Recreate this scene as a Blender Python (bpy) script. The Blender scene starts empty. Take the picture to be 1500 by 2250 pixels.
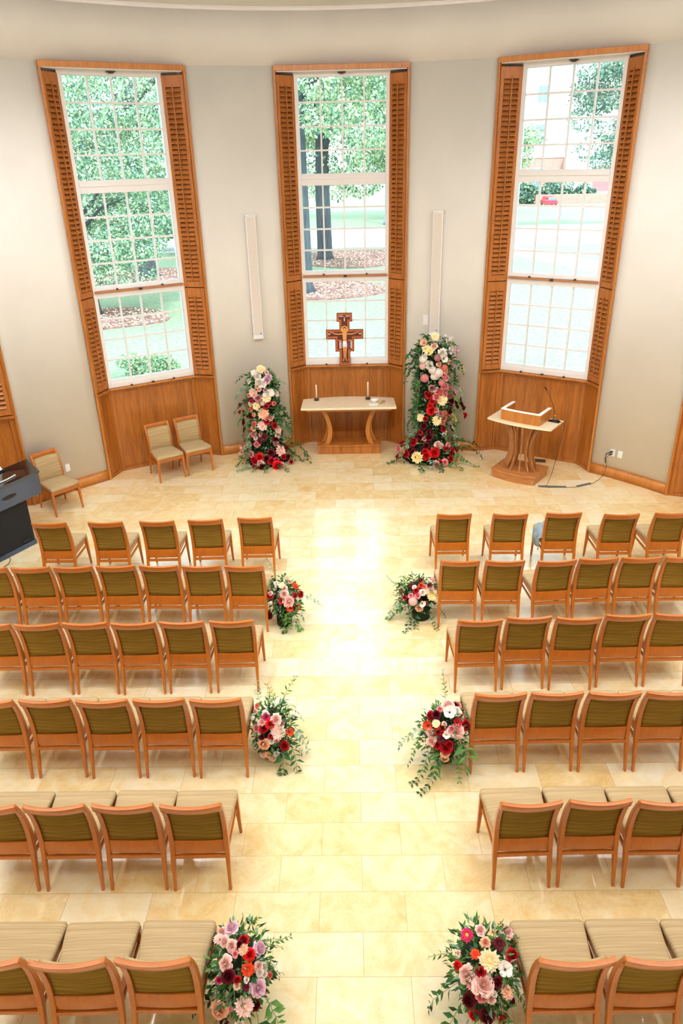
import bpy, math, random
import numpy as np
from mathutils import Vector, Matrix, Euler
random.seed(7)
RNG = np.random.default_rng(11)
PI = math.pi
R = math.radians
C = bpy.context.scene.collection
sc = bpy.context.scene


def srgb(r, g, b):
    f = lambda c: c / 12.92 if c <= .04045 else ((c + .055) / 1.055) ** 2.4
    return (f(r / 255), f(g / 255), f(b / 255), 1)
# ------------------------------------------------------------------ tuning values (light, exposure, base colours)
EXPO = 0.0
SKYCOL = (0.74, 0.93, 1.0, 1)
SKYSTR = 4.1
SUNSTR = 5.5
LAMPS = [(x, y, 1.0, x * .95, y) for y in (1.0, 3.6, 6.2, 8.6) for x in (-4.2, -2.8, 2.7, 4.1)] + [(-1.2, 1.6, 1, -1.2, 2.2), (1.2, 1.6, 1, 1.2, 2.2), (-0.1, 3.8, .6, 0, 4.5), (-1.0, 4.4, .7, -.6, 7.5), (1.0, 4.4, .7, .6, 7.5), (-1.6, 4.6, 2.6, -2.2, 11.0), (1.6, 4.6, 2.6, 2.2, 11.0), (-0.4, 4.6, 2.6, 0, 11.0), (-3.2, 9.4, 1.2, -3.4, 10.2), (3.1, 9.4, 1.2, 3.2, 10.2)]
LAMPW = 103
LAMPCOL = (1.0, 0.99, 1.0)
LSPREAD = 125
FILL_UP = [(-4.9, 3.4, 5.2, 110), (4.7, 3.4, 5.2, 110), (-3.6, 1.6, 5.2, 92), (3.4, 1.6, 5.2, 92), (-5.7, 7.8, 6.0, 115), (5.5, 7.8, 6.0, 115)]  # added upward fill near the side walls, no fixtures there
FILL_UP_COL = (1.0, 0.985, 0.965)
WALL0, WALL1 = srgb(224, 219, 213), srgb(231, 226, 220)
FL0, FL1, FL2 = srgb(228, 192, 122), srgb(243, 223, 174), srgb(249, 240, 213)
FROUGH, FSPEC = 0.35, 0.6
GR0, GR1 = srgb(120, 139, 114), srgb(150, 165, 140)
MULCH = srgb(138, 100, 96)
BARK0, BARK1 = srgb(42, 50, 62), srgb(78, 88, 98)
TL1 = (srgb(176, 200, 152), srgb(210, 226, 192))
TL2 = (srgb(104, 152, 120), srgb(150, 186, 152))
TL3 = (srgb(58, 100, 98), srgb(94, 138, 132))

# ------------------------------------------------------------------ camera
F_PX = 1600.0
TH, RO, PSI, HC = 0.45605, -0.023454, 0.01897, 4.8
cam_d = bpy.data.cameras.new('camera')
cam = bpy.data.objects.new('camera', cam_d); C.objects.link(cam)
cam_d.sensor_fit = 'VERTICAL'; cam_d.sensor_height = 36.0
cam_d.lens = F_PX / 2250.0 * 36.0
cam_d.clip_end = 400
rz = Matrix.Rotation(PSI, 3, 'Z')
fw = rz @ Vector((0, math.cos(TH), -math.sin(TH)))
up0 = rz @ Vector((0, math.sin(TH), math.cos(TH)))
rt0 = rz @ Vector((1, 0, 0))
rt = math.cos(RO) * rt0 + math.sin(RO) * up0
up = -math.sin(RO) * rt0 + math.cos(RO) * up0
m = Matrix((rt, up, -fw)).transposed().to_4x4()
m.translation = Vector((0, 0, HC))
cam.matrix_world = m
sc.camera = cam

# ------------------------------------------------------------------ exposure, world, sun, lamps, added upward fill
vs = sc.view_settings
vs.view_transform = 'Standard'; vs.look = 'None'; vs.gamma = 1.0; vs.exposure = EXPO; vs.use_curve_mapping = False
sc.render.film_transparent = False
sc.cycles.use_denoising = True
sc.cycles.max_bounces = 8; sc.cycles.diffuse_bounces = 5; sc.cycles.glossy_bounces = 3
sc.cycles.transparent_max_bounces = 16; sc.cycles.transmission_bounces = 4
sc.cycles.sample_clamp_indirect = 6.0
sc.cycles.caustics_reflective = False; sc.cycles.caustics_refractive = False
w = bpy.data.worlds.new('sky'); sc.world = w; w.use_nodes = True
bg = w.node_tree.nodes['Background']
bg.inputs[0].default_value = SKYCOL
bg.inputs[1].default_value = SKYSTR
sun_d = bpy.data.lights.new('sun', 'SUN'); sun_d.energy = SUNSTR; sun_d.angle = R(6); sun_d.color = (0.96, 1.0, 0.93)
sun = bpy.data.objects.new('sun', sun_d); C.objects.link(sun)
sun.rotation_euler = (R(42), 0, R(20))      # high, from behind the building
for (lx, ly, lw, ax_, ay_) in LAMPS:
    d = bpy.data.lights.new('ceiling_spot', 'SPOT'); d.shadow_soft_size = 0.11; d.spot_size = R(LSPREAD); d.spot_blend = 1.0
    d.energy = LAMPW * lw; d.color = LAMPCOL
    o = bpy.data.objects.new('ceiling_spot', d); C.objects.link(o); o.location = (lx, ly, 6.62)
    o.rotation_euler = (Vector((ax_, ay_, 0)) - Vector((lx, ly, 6.62))).to_track_quat('-Z', 'Y').to_euler()
for (px_, py_, pz_, pw_) in FILL_UP:  # unseen fill discs added to brighten the ceiling and upper walls
    d = bpy.data.lights.new('added_fill_uplight', 'AREA'); d.shape = 'DISK'; d.size = 0.6
    d.energy = pw_; d.color = FILL_UP_COL
    o = bpy.data.objects.new('added_fill_uplight', d); C.objects.link(o); o.location = (px_, py_, pz_); o.rotation_euler = (PI, 0, 0)

# ------------------------------------------------------------------ mesh helpers
class MB:
    def __init__(s): s.v = []; s.f = []; s.mi = []; s.sm = []
    def add(s, vs_, fs, mi=0, sm=False):
        n = len(s.v); s.v += [tuple(p) for p in vs_]
        for f in fs: s.f.append(tuple(i + n for i in f)); s.mi.append(mi); s.sm.append(sm)
        return s
    def hexa(s, p, mi=0, sm=False):
        """8 corners: bottom 4 ccw, top 4 ccw"""
        return s.add(p, [(3, 2, 1, 0), (4, 5, 6, 7), (0, 1, 5, 4), (1, 2, 6, 5), (2, 3, 7, 6), (3, 0, 4, 7)], mi, sm)
    def box(s, x0, x1, y0, y1, z0, z1, mi=0):
        return s.hexa([(x0, y0, z0), (x1, y0, z0), (x1, y1, z0), (x0, y1, z0), (x0, y0, z1), (x1, y0, z1), (x1, y1, z1), (x0, y1, z1)], mi)
    def obox(s, a, b, t, z0, z1, mi=0):
        """upright slab from plan point a to b, thickness t to the left of a->b"""
        ax, ay = a; bx, by = b; l = math.hypot(bx - ax, by - ay); nx, ny = -(by - ay) / l * t, (bx - ax) / l * t
        return s.hexa([(ax, ay, z0), (bx, by, z0), (bx + nx, by + ny, z0), (ax + nx, ay + ny, z0),
                       (ax, ay, z1), (bx, by, z1), (bx + nx, by + ny, z1), (ax + nx, ay + ny, z1)], mi)
    def prism(s, pts, z0, z1, mi=0, smside=False):
        n = len(pts)
        vs_ = [(x, y, z0) for x, y in pts] + [(x, y, z1) for x, y in pts]
        s.add(vs_, [tuple(range(n - 1, -1, -1)), tuple(range(n, 2 * n))], mi)
        base = len(s.v) - 2 * n
        for i in range(n):
            j = (i + 1) % n
            s.f.append((base + i, base + j, base + n + j, base + n + i)); s.mi.append(mi); s.sm.append(smside)
        return s
    def loft(s, rings, mi=0, sm=True, cap=True):
        n = len(rings[0]); base = len(s.v)
        for r_ in rings: s.v += [tuple(p) for p in r_]
        for k in range(len(rings) - 1):
            for i in range(n):
                j = (i + 1) % n
                s.f.append((base + k * n + i, base + k * n + j, base + (k + 1) * n + j, base + (k + 1) * n + i)); s.mi.append(mi); s.sm.append(sm)
        if cap:
            s.f.append(tuple(base + i for i in range(n - 1, -1, -1))); s.mi.append(mi); s.sm.append(False)
            l = base + (len(rings) - 1) * n
            s.f.append(tuple(l + i for i in range(n))); s.mi.append(mi); s.sm.append(False)
        return s
    def tube(s, pts, rad, n=8, mi=0, cap=True):
        P = [Vector(p) for p in pts]; rings = []
        rr = rad if isinstance(rad, (list, tuple)) else [rad] * len(P)
        ref = Vector((0.0, 0.0, 1.0))
        for i, p in enumerate(P):
            t = (P[min(i + 1, len(P) - 1)] - P[max(i - 1, 0)]).normalized()
            if abs(t.dot(ref)) > 0.95: ref = Vector((1.0, 0.0, 0.0))
            a = t.cross(ref).normalized(); b = t.cross(a)
            rings.append([p + (a * math.cos(q) + b * math.sin(q)) * rr[i] for q in [2 * PI * k / n for k in range(n)]])
        return s.loft(rings, mi, True, cap)
    def lathe(s, prof, n=24, c=(0, 0, 0), mi=0):
        rings = [[(c[0] + r_ * math.cos(2 * PI * k / n), c[1] + r_ * math.sin(2 * PI * k / n), c[2] + z) for k in range(n)] for r_, z in prof]
        return s.loft(rings, mi, True, True)
    def ball(s, c, rx, ry=None, rz_=None, n=12, mi=0):
        ry = ry or rx; rz_ = rz_ or rx
        rings = []
        for i in range(1, n // 2 + 1):
            t = PI * (i - .5) / (n // 2)
            rings.append([(c[0] + rx * math.sin(t) * math.cos(2 * PI * k / n), c[1] + ry * math.sin(t) * math.sin(2 * PI * k / n), c[2] - rz_ * math.cos(t)) for k in range(n)])
        return s.loft(rings, mi, True, True)
    def mesh(s, name, mats, bevel=0):
        me = bpy.data.meshes.new(name); me.from_pydata(s.v, [], s.f)
        for m_ in (mats if isinstance(mats, (list, tuple)) else [mats]): me.materials.append(m_)
        me.polygons.foreach_set('material_index', s.mi); me.polygons.foreach_set('use_smooth', s.sm)
        me.update(); return me
    def build(s, name, mats, parent=None, bevel=0, loc=None):
        o = bpy.data.objects.new(name, s.mesh(name, mats)); C.objects.link(o)
        if parent is not None: o.parent = parent
        if loc: o.location = loc
        if bevel:
            b = o.modifiers.new('bevel', 'BEVEL'); b.width = bevel; b.segments = 2; b.limit_method = 'ANGLE'; b.angle_limit = R(40)
        return o

def tag(o, label=None, cat=None, group=None, kind=None):
    if label: o['label'] = label
    if cat: o['category'] = cat
    if group: o['group'] = group
    if kind: o['kind'] = kind
    return o
def empty(name, loc=(0, 0, 0), rz_=0.0):
    o = bpy.data.objects.new(name, None); C.objects.link(o); o.location = loc; o.rotation_euler = (0, 0, rz_); o.empty_display_size = .1
    return o
def copy_tree(o, parent=None):
    c = o.copy(); C.objects.link(c); c.parent = parent
    for ch in list(o.children): copy_tree(ch, c)
    return c

# ------------------------------------------------------------------ materials
def srgb(r, g, b):
    f = lambda c: c / 12.92 if c <= .04045 else ((c + .055) / 1.055) ** 2.4
    return (f(r / 255), f(g / 255), f(b / 255), 1)
def newmat(name):
    m_ = bpy.data.materials.new(name); m_.use_nodes = True
    nt = m_.node_tree; return m_, nt, nt.nodes['Principled BSDF']
def N(nt, t, **kw):
    n = nt.nodes.new(t)
    for k, v in kw.items():
        if hasattr(n, k): setattr(n, k, v)
        else: n.inputs[k].default_value = v
    return n
def mapping(nt, scale, coord='Object', rot=(0, 0, 0), loc=(0, 0, 0)):
    tc = N(nt, 'ShaderNodeTexCoord'); mp = N(nt, 'ShaderNodeMapping')
    mp.inputs['Scale'].default_value = scale; mp.inputs['Rotation'].default_value = rot; mp.inputs['Location'].default_value = loc
    nt.links.new(tc.outputs[coord], mp.inputs['Vector']); return mp
def ramp(nt, fac, stops):
    r_ = N(nt, 'ShaderNodeValToRGB'); e = r_.color_ramp.elements
    while len(e) > 1: e.remove(e[0])
    e[0].position, e[0].color = stops[0]
    for p, c in stops[1:]:
        q = e.new(p); q.color = c
    nt.links.new(fac, r_.inputs[0]); return r_
def bump(nt, h, strength, dist, bs):
    b = N(nt, 'ShaderNodeBump'); b.inputs['Strength'].default_value = strength; b.inputs['Distance'].default_value = dist
    nt.links.new(h, b.inputs['Height']); nt.links.new(b.outputs[0], bs.inputs['Normal'])
def plain(name, col, rough=.5, metal=0, spec=.5, var=.06, vs_=6):
    m_, nt, bs = newmat(name)
    mp = mapping(nt, (vs_, vs_, vs_)); nz = N(nt, 'ShaderNodeTexNoise'); nz.inputs['Scale'].default_value = 1; nz.inputs['Detail'].default_value = 3
    nt.links.new(mp.outputs[0], nz.inputs['Vector'])
    lo = tuple(c * (1 - var) for c in col[:3]) + (1,); hi = tuple(min(1, c * (1 + var)) for c in col[:3]) + (1,)
    r_ = ramp(nt, nz.outputs['Fac'], [(.3, lo), (.7, hi)]); nt.links.new(r_.outputs[0], bs.inputs['Base Color'])
    bs.inputs['Roughness'].default_value = rough; bs.inputs['Metallic'].default_value = metal; bs.inputs['Specular IOR Level'].default_value = spec
    return m_
def wood(name, c0, c1, scale=(26, 26, 1.6), rough=.38, fine=(120, 120, 5), coat=.15):
    m_, nt, bs = newmat(name)
    mp = mapping(nt, scale); nz = N(nt, 'ShaderNodeTexNoise'); nz.inputs['Scale'].default_value = 1; nz.inputs['Detail'].default_value = 4; nz.inputs['Distortion'].default_value = .6
    nt.links.new(mp.outputs[0], nz.inputs['Vector'])
    mp2 = mapping(nt, fine); n2 = N(nt, 'ShaderNodeTexNoise'); n2.inputs['Scale'].default_value = 1; n2.inputs['Detail'].default_value = 2
    nt.links.new(mp2.outputs[0], n2.inputs['Vector'])
    mx = N(nt, 'ShaderNodeMath', operation='MULTIPLY_ADD'); mx.inputs[1].default_value = .45
    nt.links.new(n2.outputs['Fac'], mx.inputs[0])
    sc_ = N(nt, 'ShaderNodeMath', operation='MULTIPLY'); sc_.inputs[1].default_value = .6; nt.links.new(nz.outputs['Fac'], sc_.inputs[0]); nt.links.new(sc_.outputs[0], mx.inputs[2])
    r_ = ramp(nt, mx.outputs[0], [(.36, c0), (.66, c1)]); nt.links.new(r_.outputs[0], bs.inputs['Base Color'])
    bs.inputs['Roughness'].default_value = rough; bs.inputs['Coat Weight'].default_value = coat; bs.inputs['Coat Roughness'].default_value = .25
    bump(nt, mx.outputs[0], .12, .002, bs)
    return m_

M = {}
M['oak'] = wood('oak_panel', srgb(138, 76, 24), srgb(190, 116, 46), scale=(11, 11, .7))
M['oak_edge'] = wood('oak_trim', srgb(172, 102, 34), srgb(200, 128, 52), scale=(20, 20, 1.2))
M['shutter'] = wood('oak_shutter', srgb(160, 92, 38), srgb(192, 120, 58), scale=(20, 20, 3), coat=0)
M['chairwood'] = wood('chair_maple', srgb(168, 88, 12), srgb(184, 102, 20), scale=(8, 8, 3), rough=.32, fine=(90, 90, 9), coat=.3)
M['oak_base'] = wood('quarter_sawn_oak', srgb(160, 98, 48), srgb(196, 130, 72), scale=(3, 30, 30), fine=(8, 140, 140))
M['oak_fin'] = wood('oak_fin', srgb(140, 86, 42), srgb(188, 126, 72), scale=(30, 30, 4))
M['lath'] = plain('satin_wood_strip', srgb(178, 118, 76), .4)
M['latch'] = plain('bronze_latch', srgb(70, 42, 24), .35, .4)
M['white'] = plain('white_paint', srgb(240, 238, 240), .4, var=.01)
M['wall'] = None

# plaster
m_, nt, bs = newmat('cream_plaster'); M['wall'] = m_
mp = mapping(nt, (1.2, 1.2, 1.2)); nz = N(nt, 'ShaderNodeTexNoise'); nz.inputs['Scale'].default_value = 1; nz.inputs['Detail'].default_value = 5
nt.links.new(mp.outputs[0], nz.inputs['Vector'])
r_ = ramp(nt, nz.outputs['Fac'], [(.3, WALL0), (.7, WALL1)]); nt.links.new(r_.outputs[0], bs.inputs['Base Color'])
bs.inputs['Roughness'].default_value = .85; bs.inputs['Specular IOR Level'].default_value = .2
n2 = N(nt, 'ShaderNodeTexNoise'); n2.inputs['Scale'].default_value = 160; bump(nt, n2.outputs['Fac'], .08, .002, bs)
M['ceil'] = plain('ceiling_paint', srgb(232, 234, 230), .9, var=.01)

# limestone floor : running bond 0.61 x 0.3047
m_, nt, bs = newmat('limestone_tiles'); M['floor'] = m_
S = 1.0
tc = N(nt, 'ShaderNodeTexCoord')
mp = N(nt, 'ShaderNodeMapping'); nt.links.new(tc.outputs['Object'], mp.inputs['Vector'])
mp.inputs['Location'].default_value = (-0.02 + 6.1, -4.442 + 0.3047 * 40, 0)
br = N(nt, 'ShaderNodeTexBrick'); nt.links.new(mp.outputs[0], br.inputs['Vector'])
br.offset = .5; br.offset_frequency = 2; br.squash = 1.0
br.inputs['Scale'].default_value = 1; br.inputs['Brick Width'].default_value = .61; br.inputs['Row Height'].default_value = .3047
br.inputs['Mortar Size'].default_value = .0016; br.inputs['Mortar Smooth'].default_value = .3; br.inputs['Bias'].default_value = -.1
br.inputs['Color1'].default_value = (0, 0, 0, 1); br.inputs['Color2'].default_value = (1, 1, 1, 1); br.inputs['Mortar'].default_value = (.5, .5, .5, 1)
sep = N(nt, 'ShaderNodeSeparateColor'); nt.links.new(br.outputs['Color'], sep.inputs[0])
# per tile offset shifts the cloud pattern
cmb = N(nt, 'ShaderNodeCombineXYZ')
mu = N(nt, 'ShaderNodeMath', operation='MULTIPLY'); mu.inputs[1].default_value = 37.0; nt.links.new(sep.outputs[0], mu.inputs[0]); nt.links.new(mu.outputs[0], cmb.inputs[2])
va = N(nt, 'ShaderNodeVectorMath', operation='ADD'); nt.links.new(tc.outputs['Object'], va.inputs[0]); nt.links.new(cmb.outputs[0], va.inputs[1])
nz = N(nt, 'ShaderNodeTexNoise'); nz.inputs['Scale'].default_value = 4.2; nz.inputs['Detail'].default_value = 7; nz.inputs['Roughness'].default_value = .62; nz.inputs['Distortion'].default_value = 1.1
nt.links.new(va.outputs[0], nz.inputs['Vector'])
n2 = N(nt, 'ShaderNodeTexNoise'); n2.inputs['Scale'].default_value = 26; n2.inputs['Detail'].default_value = 5; n2.inputs['Distortion'].default_value = 1.5; nt.links.new(va.outputs[0], n2.inputs['Vector'])
ad = N(nt, 'ShaderNodeMath', operation='MULTIPLY_ADD'); ad.inputs[1].default_value = .62; nt.links.new(nz.outputs['Fac'], ad.inputs[0])
a2 = N(nt, 'ShaderNodeMath', operation='MULTIPLY'); a2.inputs[1].default_value = .22; nt.links.new(n2.outputs['Fac'], a2.inputs[0])
a3 = N(nt, 'ShaderNodeMath', operation='MULTIPLY_ADD'); a3.inputs[1].default_value = .2; nt.links.new(sep.outputs[0], a3.inputs[0]); nt.links.new(a2.outputs[0], a3.inputs[2])
nt.links.new(a3.outputs[0], ad.inputs[2])
r_ = ramp(nt, ad.outputs[0], [(.30, FL0), (.5, FL1), (.68, FL2)])
mxc = N(nt, 'ShaderNodeMix', data_type='RGBA'); mxc.inputs['Factor'].default_value = 0
nt.links.new(br.outputs['Fac'], mxc.inputs[0]); nt.links.new(r_.outputs[0], mxc.inputs[6]); mxc.inputs[7].default_value = srgb(190, 150, 90)
nt.links.new(mxc.outputs[2], bs.inputs['Base Color'])
bs.inputs['Roughness'].default_value = FROUGH; bs.inputs['Specular IOR Level'].default_value = FSPEC
bs.inputs['Coat Weight'].default_value = 1.0; bs.inputs['Coat IOR'].default_value = 1.68; bs.inputs['Coat Roughness'].default_value = .15
inv = N(nt, 'ShaderNodeMath', operation='SUBTRACT'); inv.inputs[0].default_value = 1; nt.links.new(br.outputs['Fac'], inv.inputs[1])
bump(nt, inv.outputs[0], .25, .001, bs)

# fabrics : fine woven stripes running left-right
def fabric(name, cols, axis, freq):
    m_, nt, bs = newmat(name)
    s_ = [1.5, 1.5, 1.5]; s_[axis] = freq
    mp = mapping(nt, tuple(s_)); nz = N(nt, 'ShaderNodeTexNoise'); nz.inputs['Scale'].default_value = 1; nz.inputs['Detail'].default_value = 3; nz.inputs['Roughness'].default_value = .7
    nt.links.new(mp.outputs[0], nz.inputs['Vector'])
    r_ = ramp(nt, nz.outputs['Fac'], [(.34, cols[0]), (.5, cols[1]), (.66, cols[2])]); nt.links.new(r_.outputs[0], bs.inputs['Base Color'])
    bs.inputs['Roughness'].default_value = .9; bs.inputs['Specular IOR Level'].default_value = .15
    n2 = N(nt, 'ShaderNodeTexNoise'); n2.inputs['Scale'].default_value = 420; bump(nt, n2.outputs['Fac'], .3, .001, bs)
    return m_
M['seatfab'] = fabric('striped_seat_cloth', (srgb(158, 136, 100), srgb(176, 152, 115), srgb(194, 171, 134)), 1, 170)
M['backfab'] = fabric('striped_back_cloth', (srgb(150, 124, 84), srgb(172, 146, 106), srgb(190, 168, 130)), 2, 130)
M['olive'] = fabric('olive_rear_cloth', (srgb(102, 76, 22), srgb(126, 98, 36), srgb(148, 120, 54)), 2, 150)

# glass
m_, nt, bs = newmat('window_glass'); M['glass'] = m_
nt.nodes.remove(bs)
tr = N(nt, 'ShaderNodeBsdfTransparent'); tr.inputs[0].default_value = (.96, .99, .98, 1)
gl = N(nt, 'ShaderNodeBsdfGlossy'); gl.inputs['Roughness'].default_value = .02
fr = N(nt, 'ShaderNodeFresnel'); fr.inputs[0].default_value = 1.45
mx = N(nt, 'ShaderNodeMixShader'); nt.links.new(fr.outputs[0], mx.inputs[0]); nt.links.new(tr.outputs[0], mx.inputs[1]); nt.links.new(gl.outputs[0], mx.inputs[2])
nt.links.new(mx.outputs[0], nt.nodes['Material Output'].inputs[0])
M['stone'] = plain('pale_marble', srgb(242, 226, 196), .22, var=.05, vs_=14)
M['black'] = plain('gloss_black', srgb(14, 15, 18), .08, spec=.9)
M['blackcloth'] = plain('black_grille_cloth', srgb(24, 25, 28), .9)
M['blackmat'] = plain('matt_black', srgb(20, 20, 20), .5)
M['metal'] = plain('brushed_metal', srgb(170, 170, 170), .3, 1)
M['grille'] = plain('pale_grille', srgb(222, 212, 204), .8, var=.03, vs_=60)
M['paper'] = plain('white_paper', srgb(245, 245, 245), .6)
M['wax'] = plain('ivory_wax', srgb(246, 238, 220), .45)
M['darkwood'] = plain('dark_turned_wood', srgb(74, 38, 26), .45)
M['china'] = plain('white_china', srgb(248, 248, 248), .15)
M['bamboo'] = plain('bamboo', srgb(206, 178, 110), .5)
M['denim'] = plain('pale_denim', srgb(150, 168, 180), .9, var=.25, vs_=14)

# ================================================================== STRUCTURE
CX, CY, RW = -0.086, 6.43, 6.18
ZC = 6.72
HALF = math.degrees(math.asin(1.0 / RW))
def pol(deg, r): return (CX + r * math.sin(R(deg)), CY + r * math.cos(R(deg)))
fl = MB(); fl.box(-7.2, 7.2, -3.2, 13.0, -.3, 0); tag(fl.build('floor', M['floor']), kind='structure')
ce = MB(); ce.box(-7.2, 7.2, -3.2, 13.2, ZC, ZC + .2); tag(ce.build('ceiling', M['ceil']), kind='structure')
def arc_wall(mb, a0, a1, z0, z1, r0=RW, r1=RW + .34, mi=0):
    n = max(2, int(abs(a1 - a0) / 1.5))
    for i in range(n):
        b0 = a0 + (a1 - a0) * i / n; b1 = a0 + (a1 - a0) * (i + 1) / n
        p = [pol(b0, r0), pol(b1, r0), pol(b1, r1), pol(b0, r1)]
        base = len(mb.v)
        mb.v += [(x, y, z0) for x, y in p] + [(x, y, z1) for x, y in p]
        fs = [(0, 4, 5, 1), (2, 6, 7, 3), (4, 7, 6, 5), (0, 1, 2, 3)]
        if i == 0: fs.append((3, 7, 4, 0))
        if i == n - 1: fs.append((1, 5, 6, 2))
        for k, f in enumerate(fs): mb.f.append(tuple(base + q for q in f)); mb.mi.append(mi); mb.sm.append(k < 2)
WIN_T = [-92.4, -61.6, -30.8, 0, 30.8, 61.6, 92.4]
gaps = [(-140, -92.4 - HALF)] + [(WIN_T[i] + HALF, WIN_T[i + 1] - HALF) for i in range(6)] + [(92.4 + HALF, 140)]
wn = ['wall_rear_left', 'wall_far_left', 'wall_left', 'wall_front_left', 'wall_front_right', 'wall_right', 'wall_far_right', 'wall_rear_right']
bn = ['baseboard_' + s[5:] for s in wn]
for i, (a, b) in enumerate(gaps):
    mb = MB(); arc_wall(mb, a, b, 0, 6.0); tag(mb.build(wn[i], M['wall']), kind='structure')
    if 0 < i < 7 or True:
        mb = MB(); arc_wall(mb, a + .02, b - .02, 0, .165, RW - .02, RW + .01); arc_wall(mb, a + .02, b - .02, .165, .175, RW - .012, RW + .01)
        tag(mb.build(bn[i], M['oak_edge']), kind='structure')
mb = MB(); arc_wall(mb, -140, 140, 6.0, ZC); tag(mb.build('wall_upper', M['wall']), kind='structure')
mb = MB(); arc_wall(mb, -60, 60, ZC - .05, ZC, RW - .035, RW + .01); arc_wall(mb, -60, 60, ZC - .02, ZC, RW - .06, RW - .035); tag(mb.build('trim_1', M['white']), kind='structure')
xs, ys = pol(140, RW)
mb = MB(); mb.box(-xs + 2 * CX - .2, -xs + 2 * CX, -3, ys, 0, ZC); tag(mb.build('wall_side_left', M['wall']), kind='structure')
mb = MB(); mb.box(xs, xs + .2, -3, ys, 0, ZC); tag(mb.build('wall_side_right', M['wall']), kind='structure')
mb = MB(); mb.box(-xs - .6, xs + .4, -3.2, -3.0, 0, ZC); tag(mb.build('wall_back', M['wall']), kind='structure')

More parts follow.
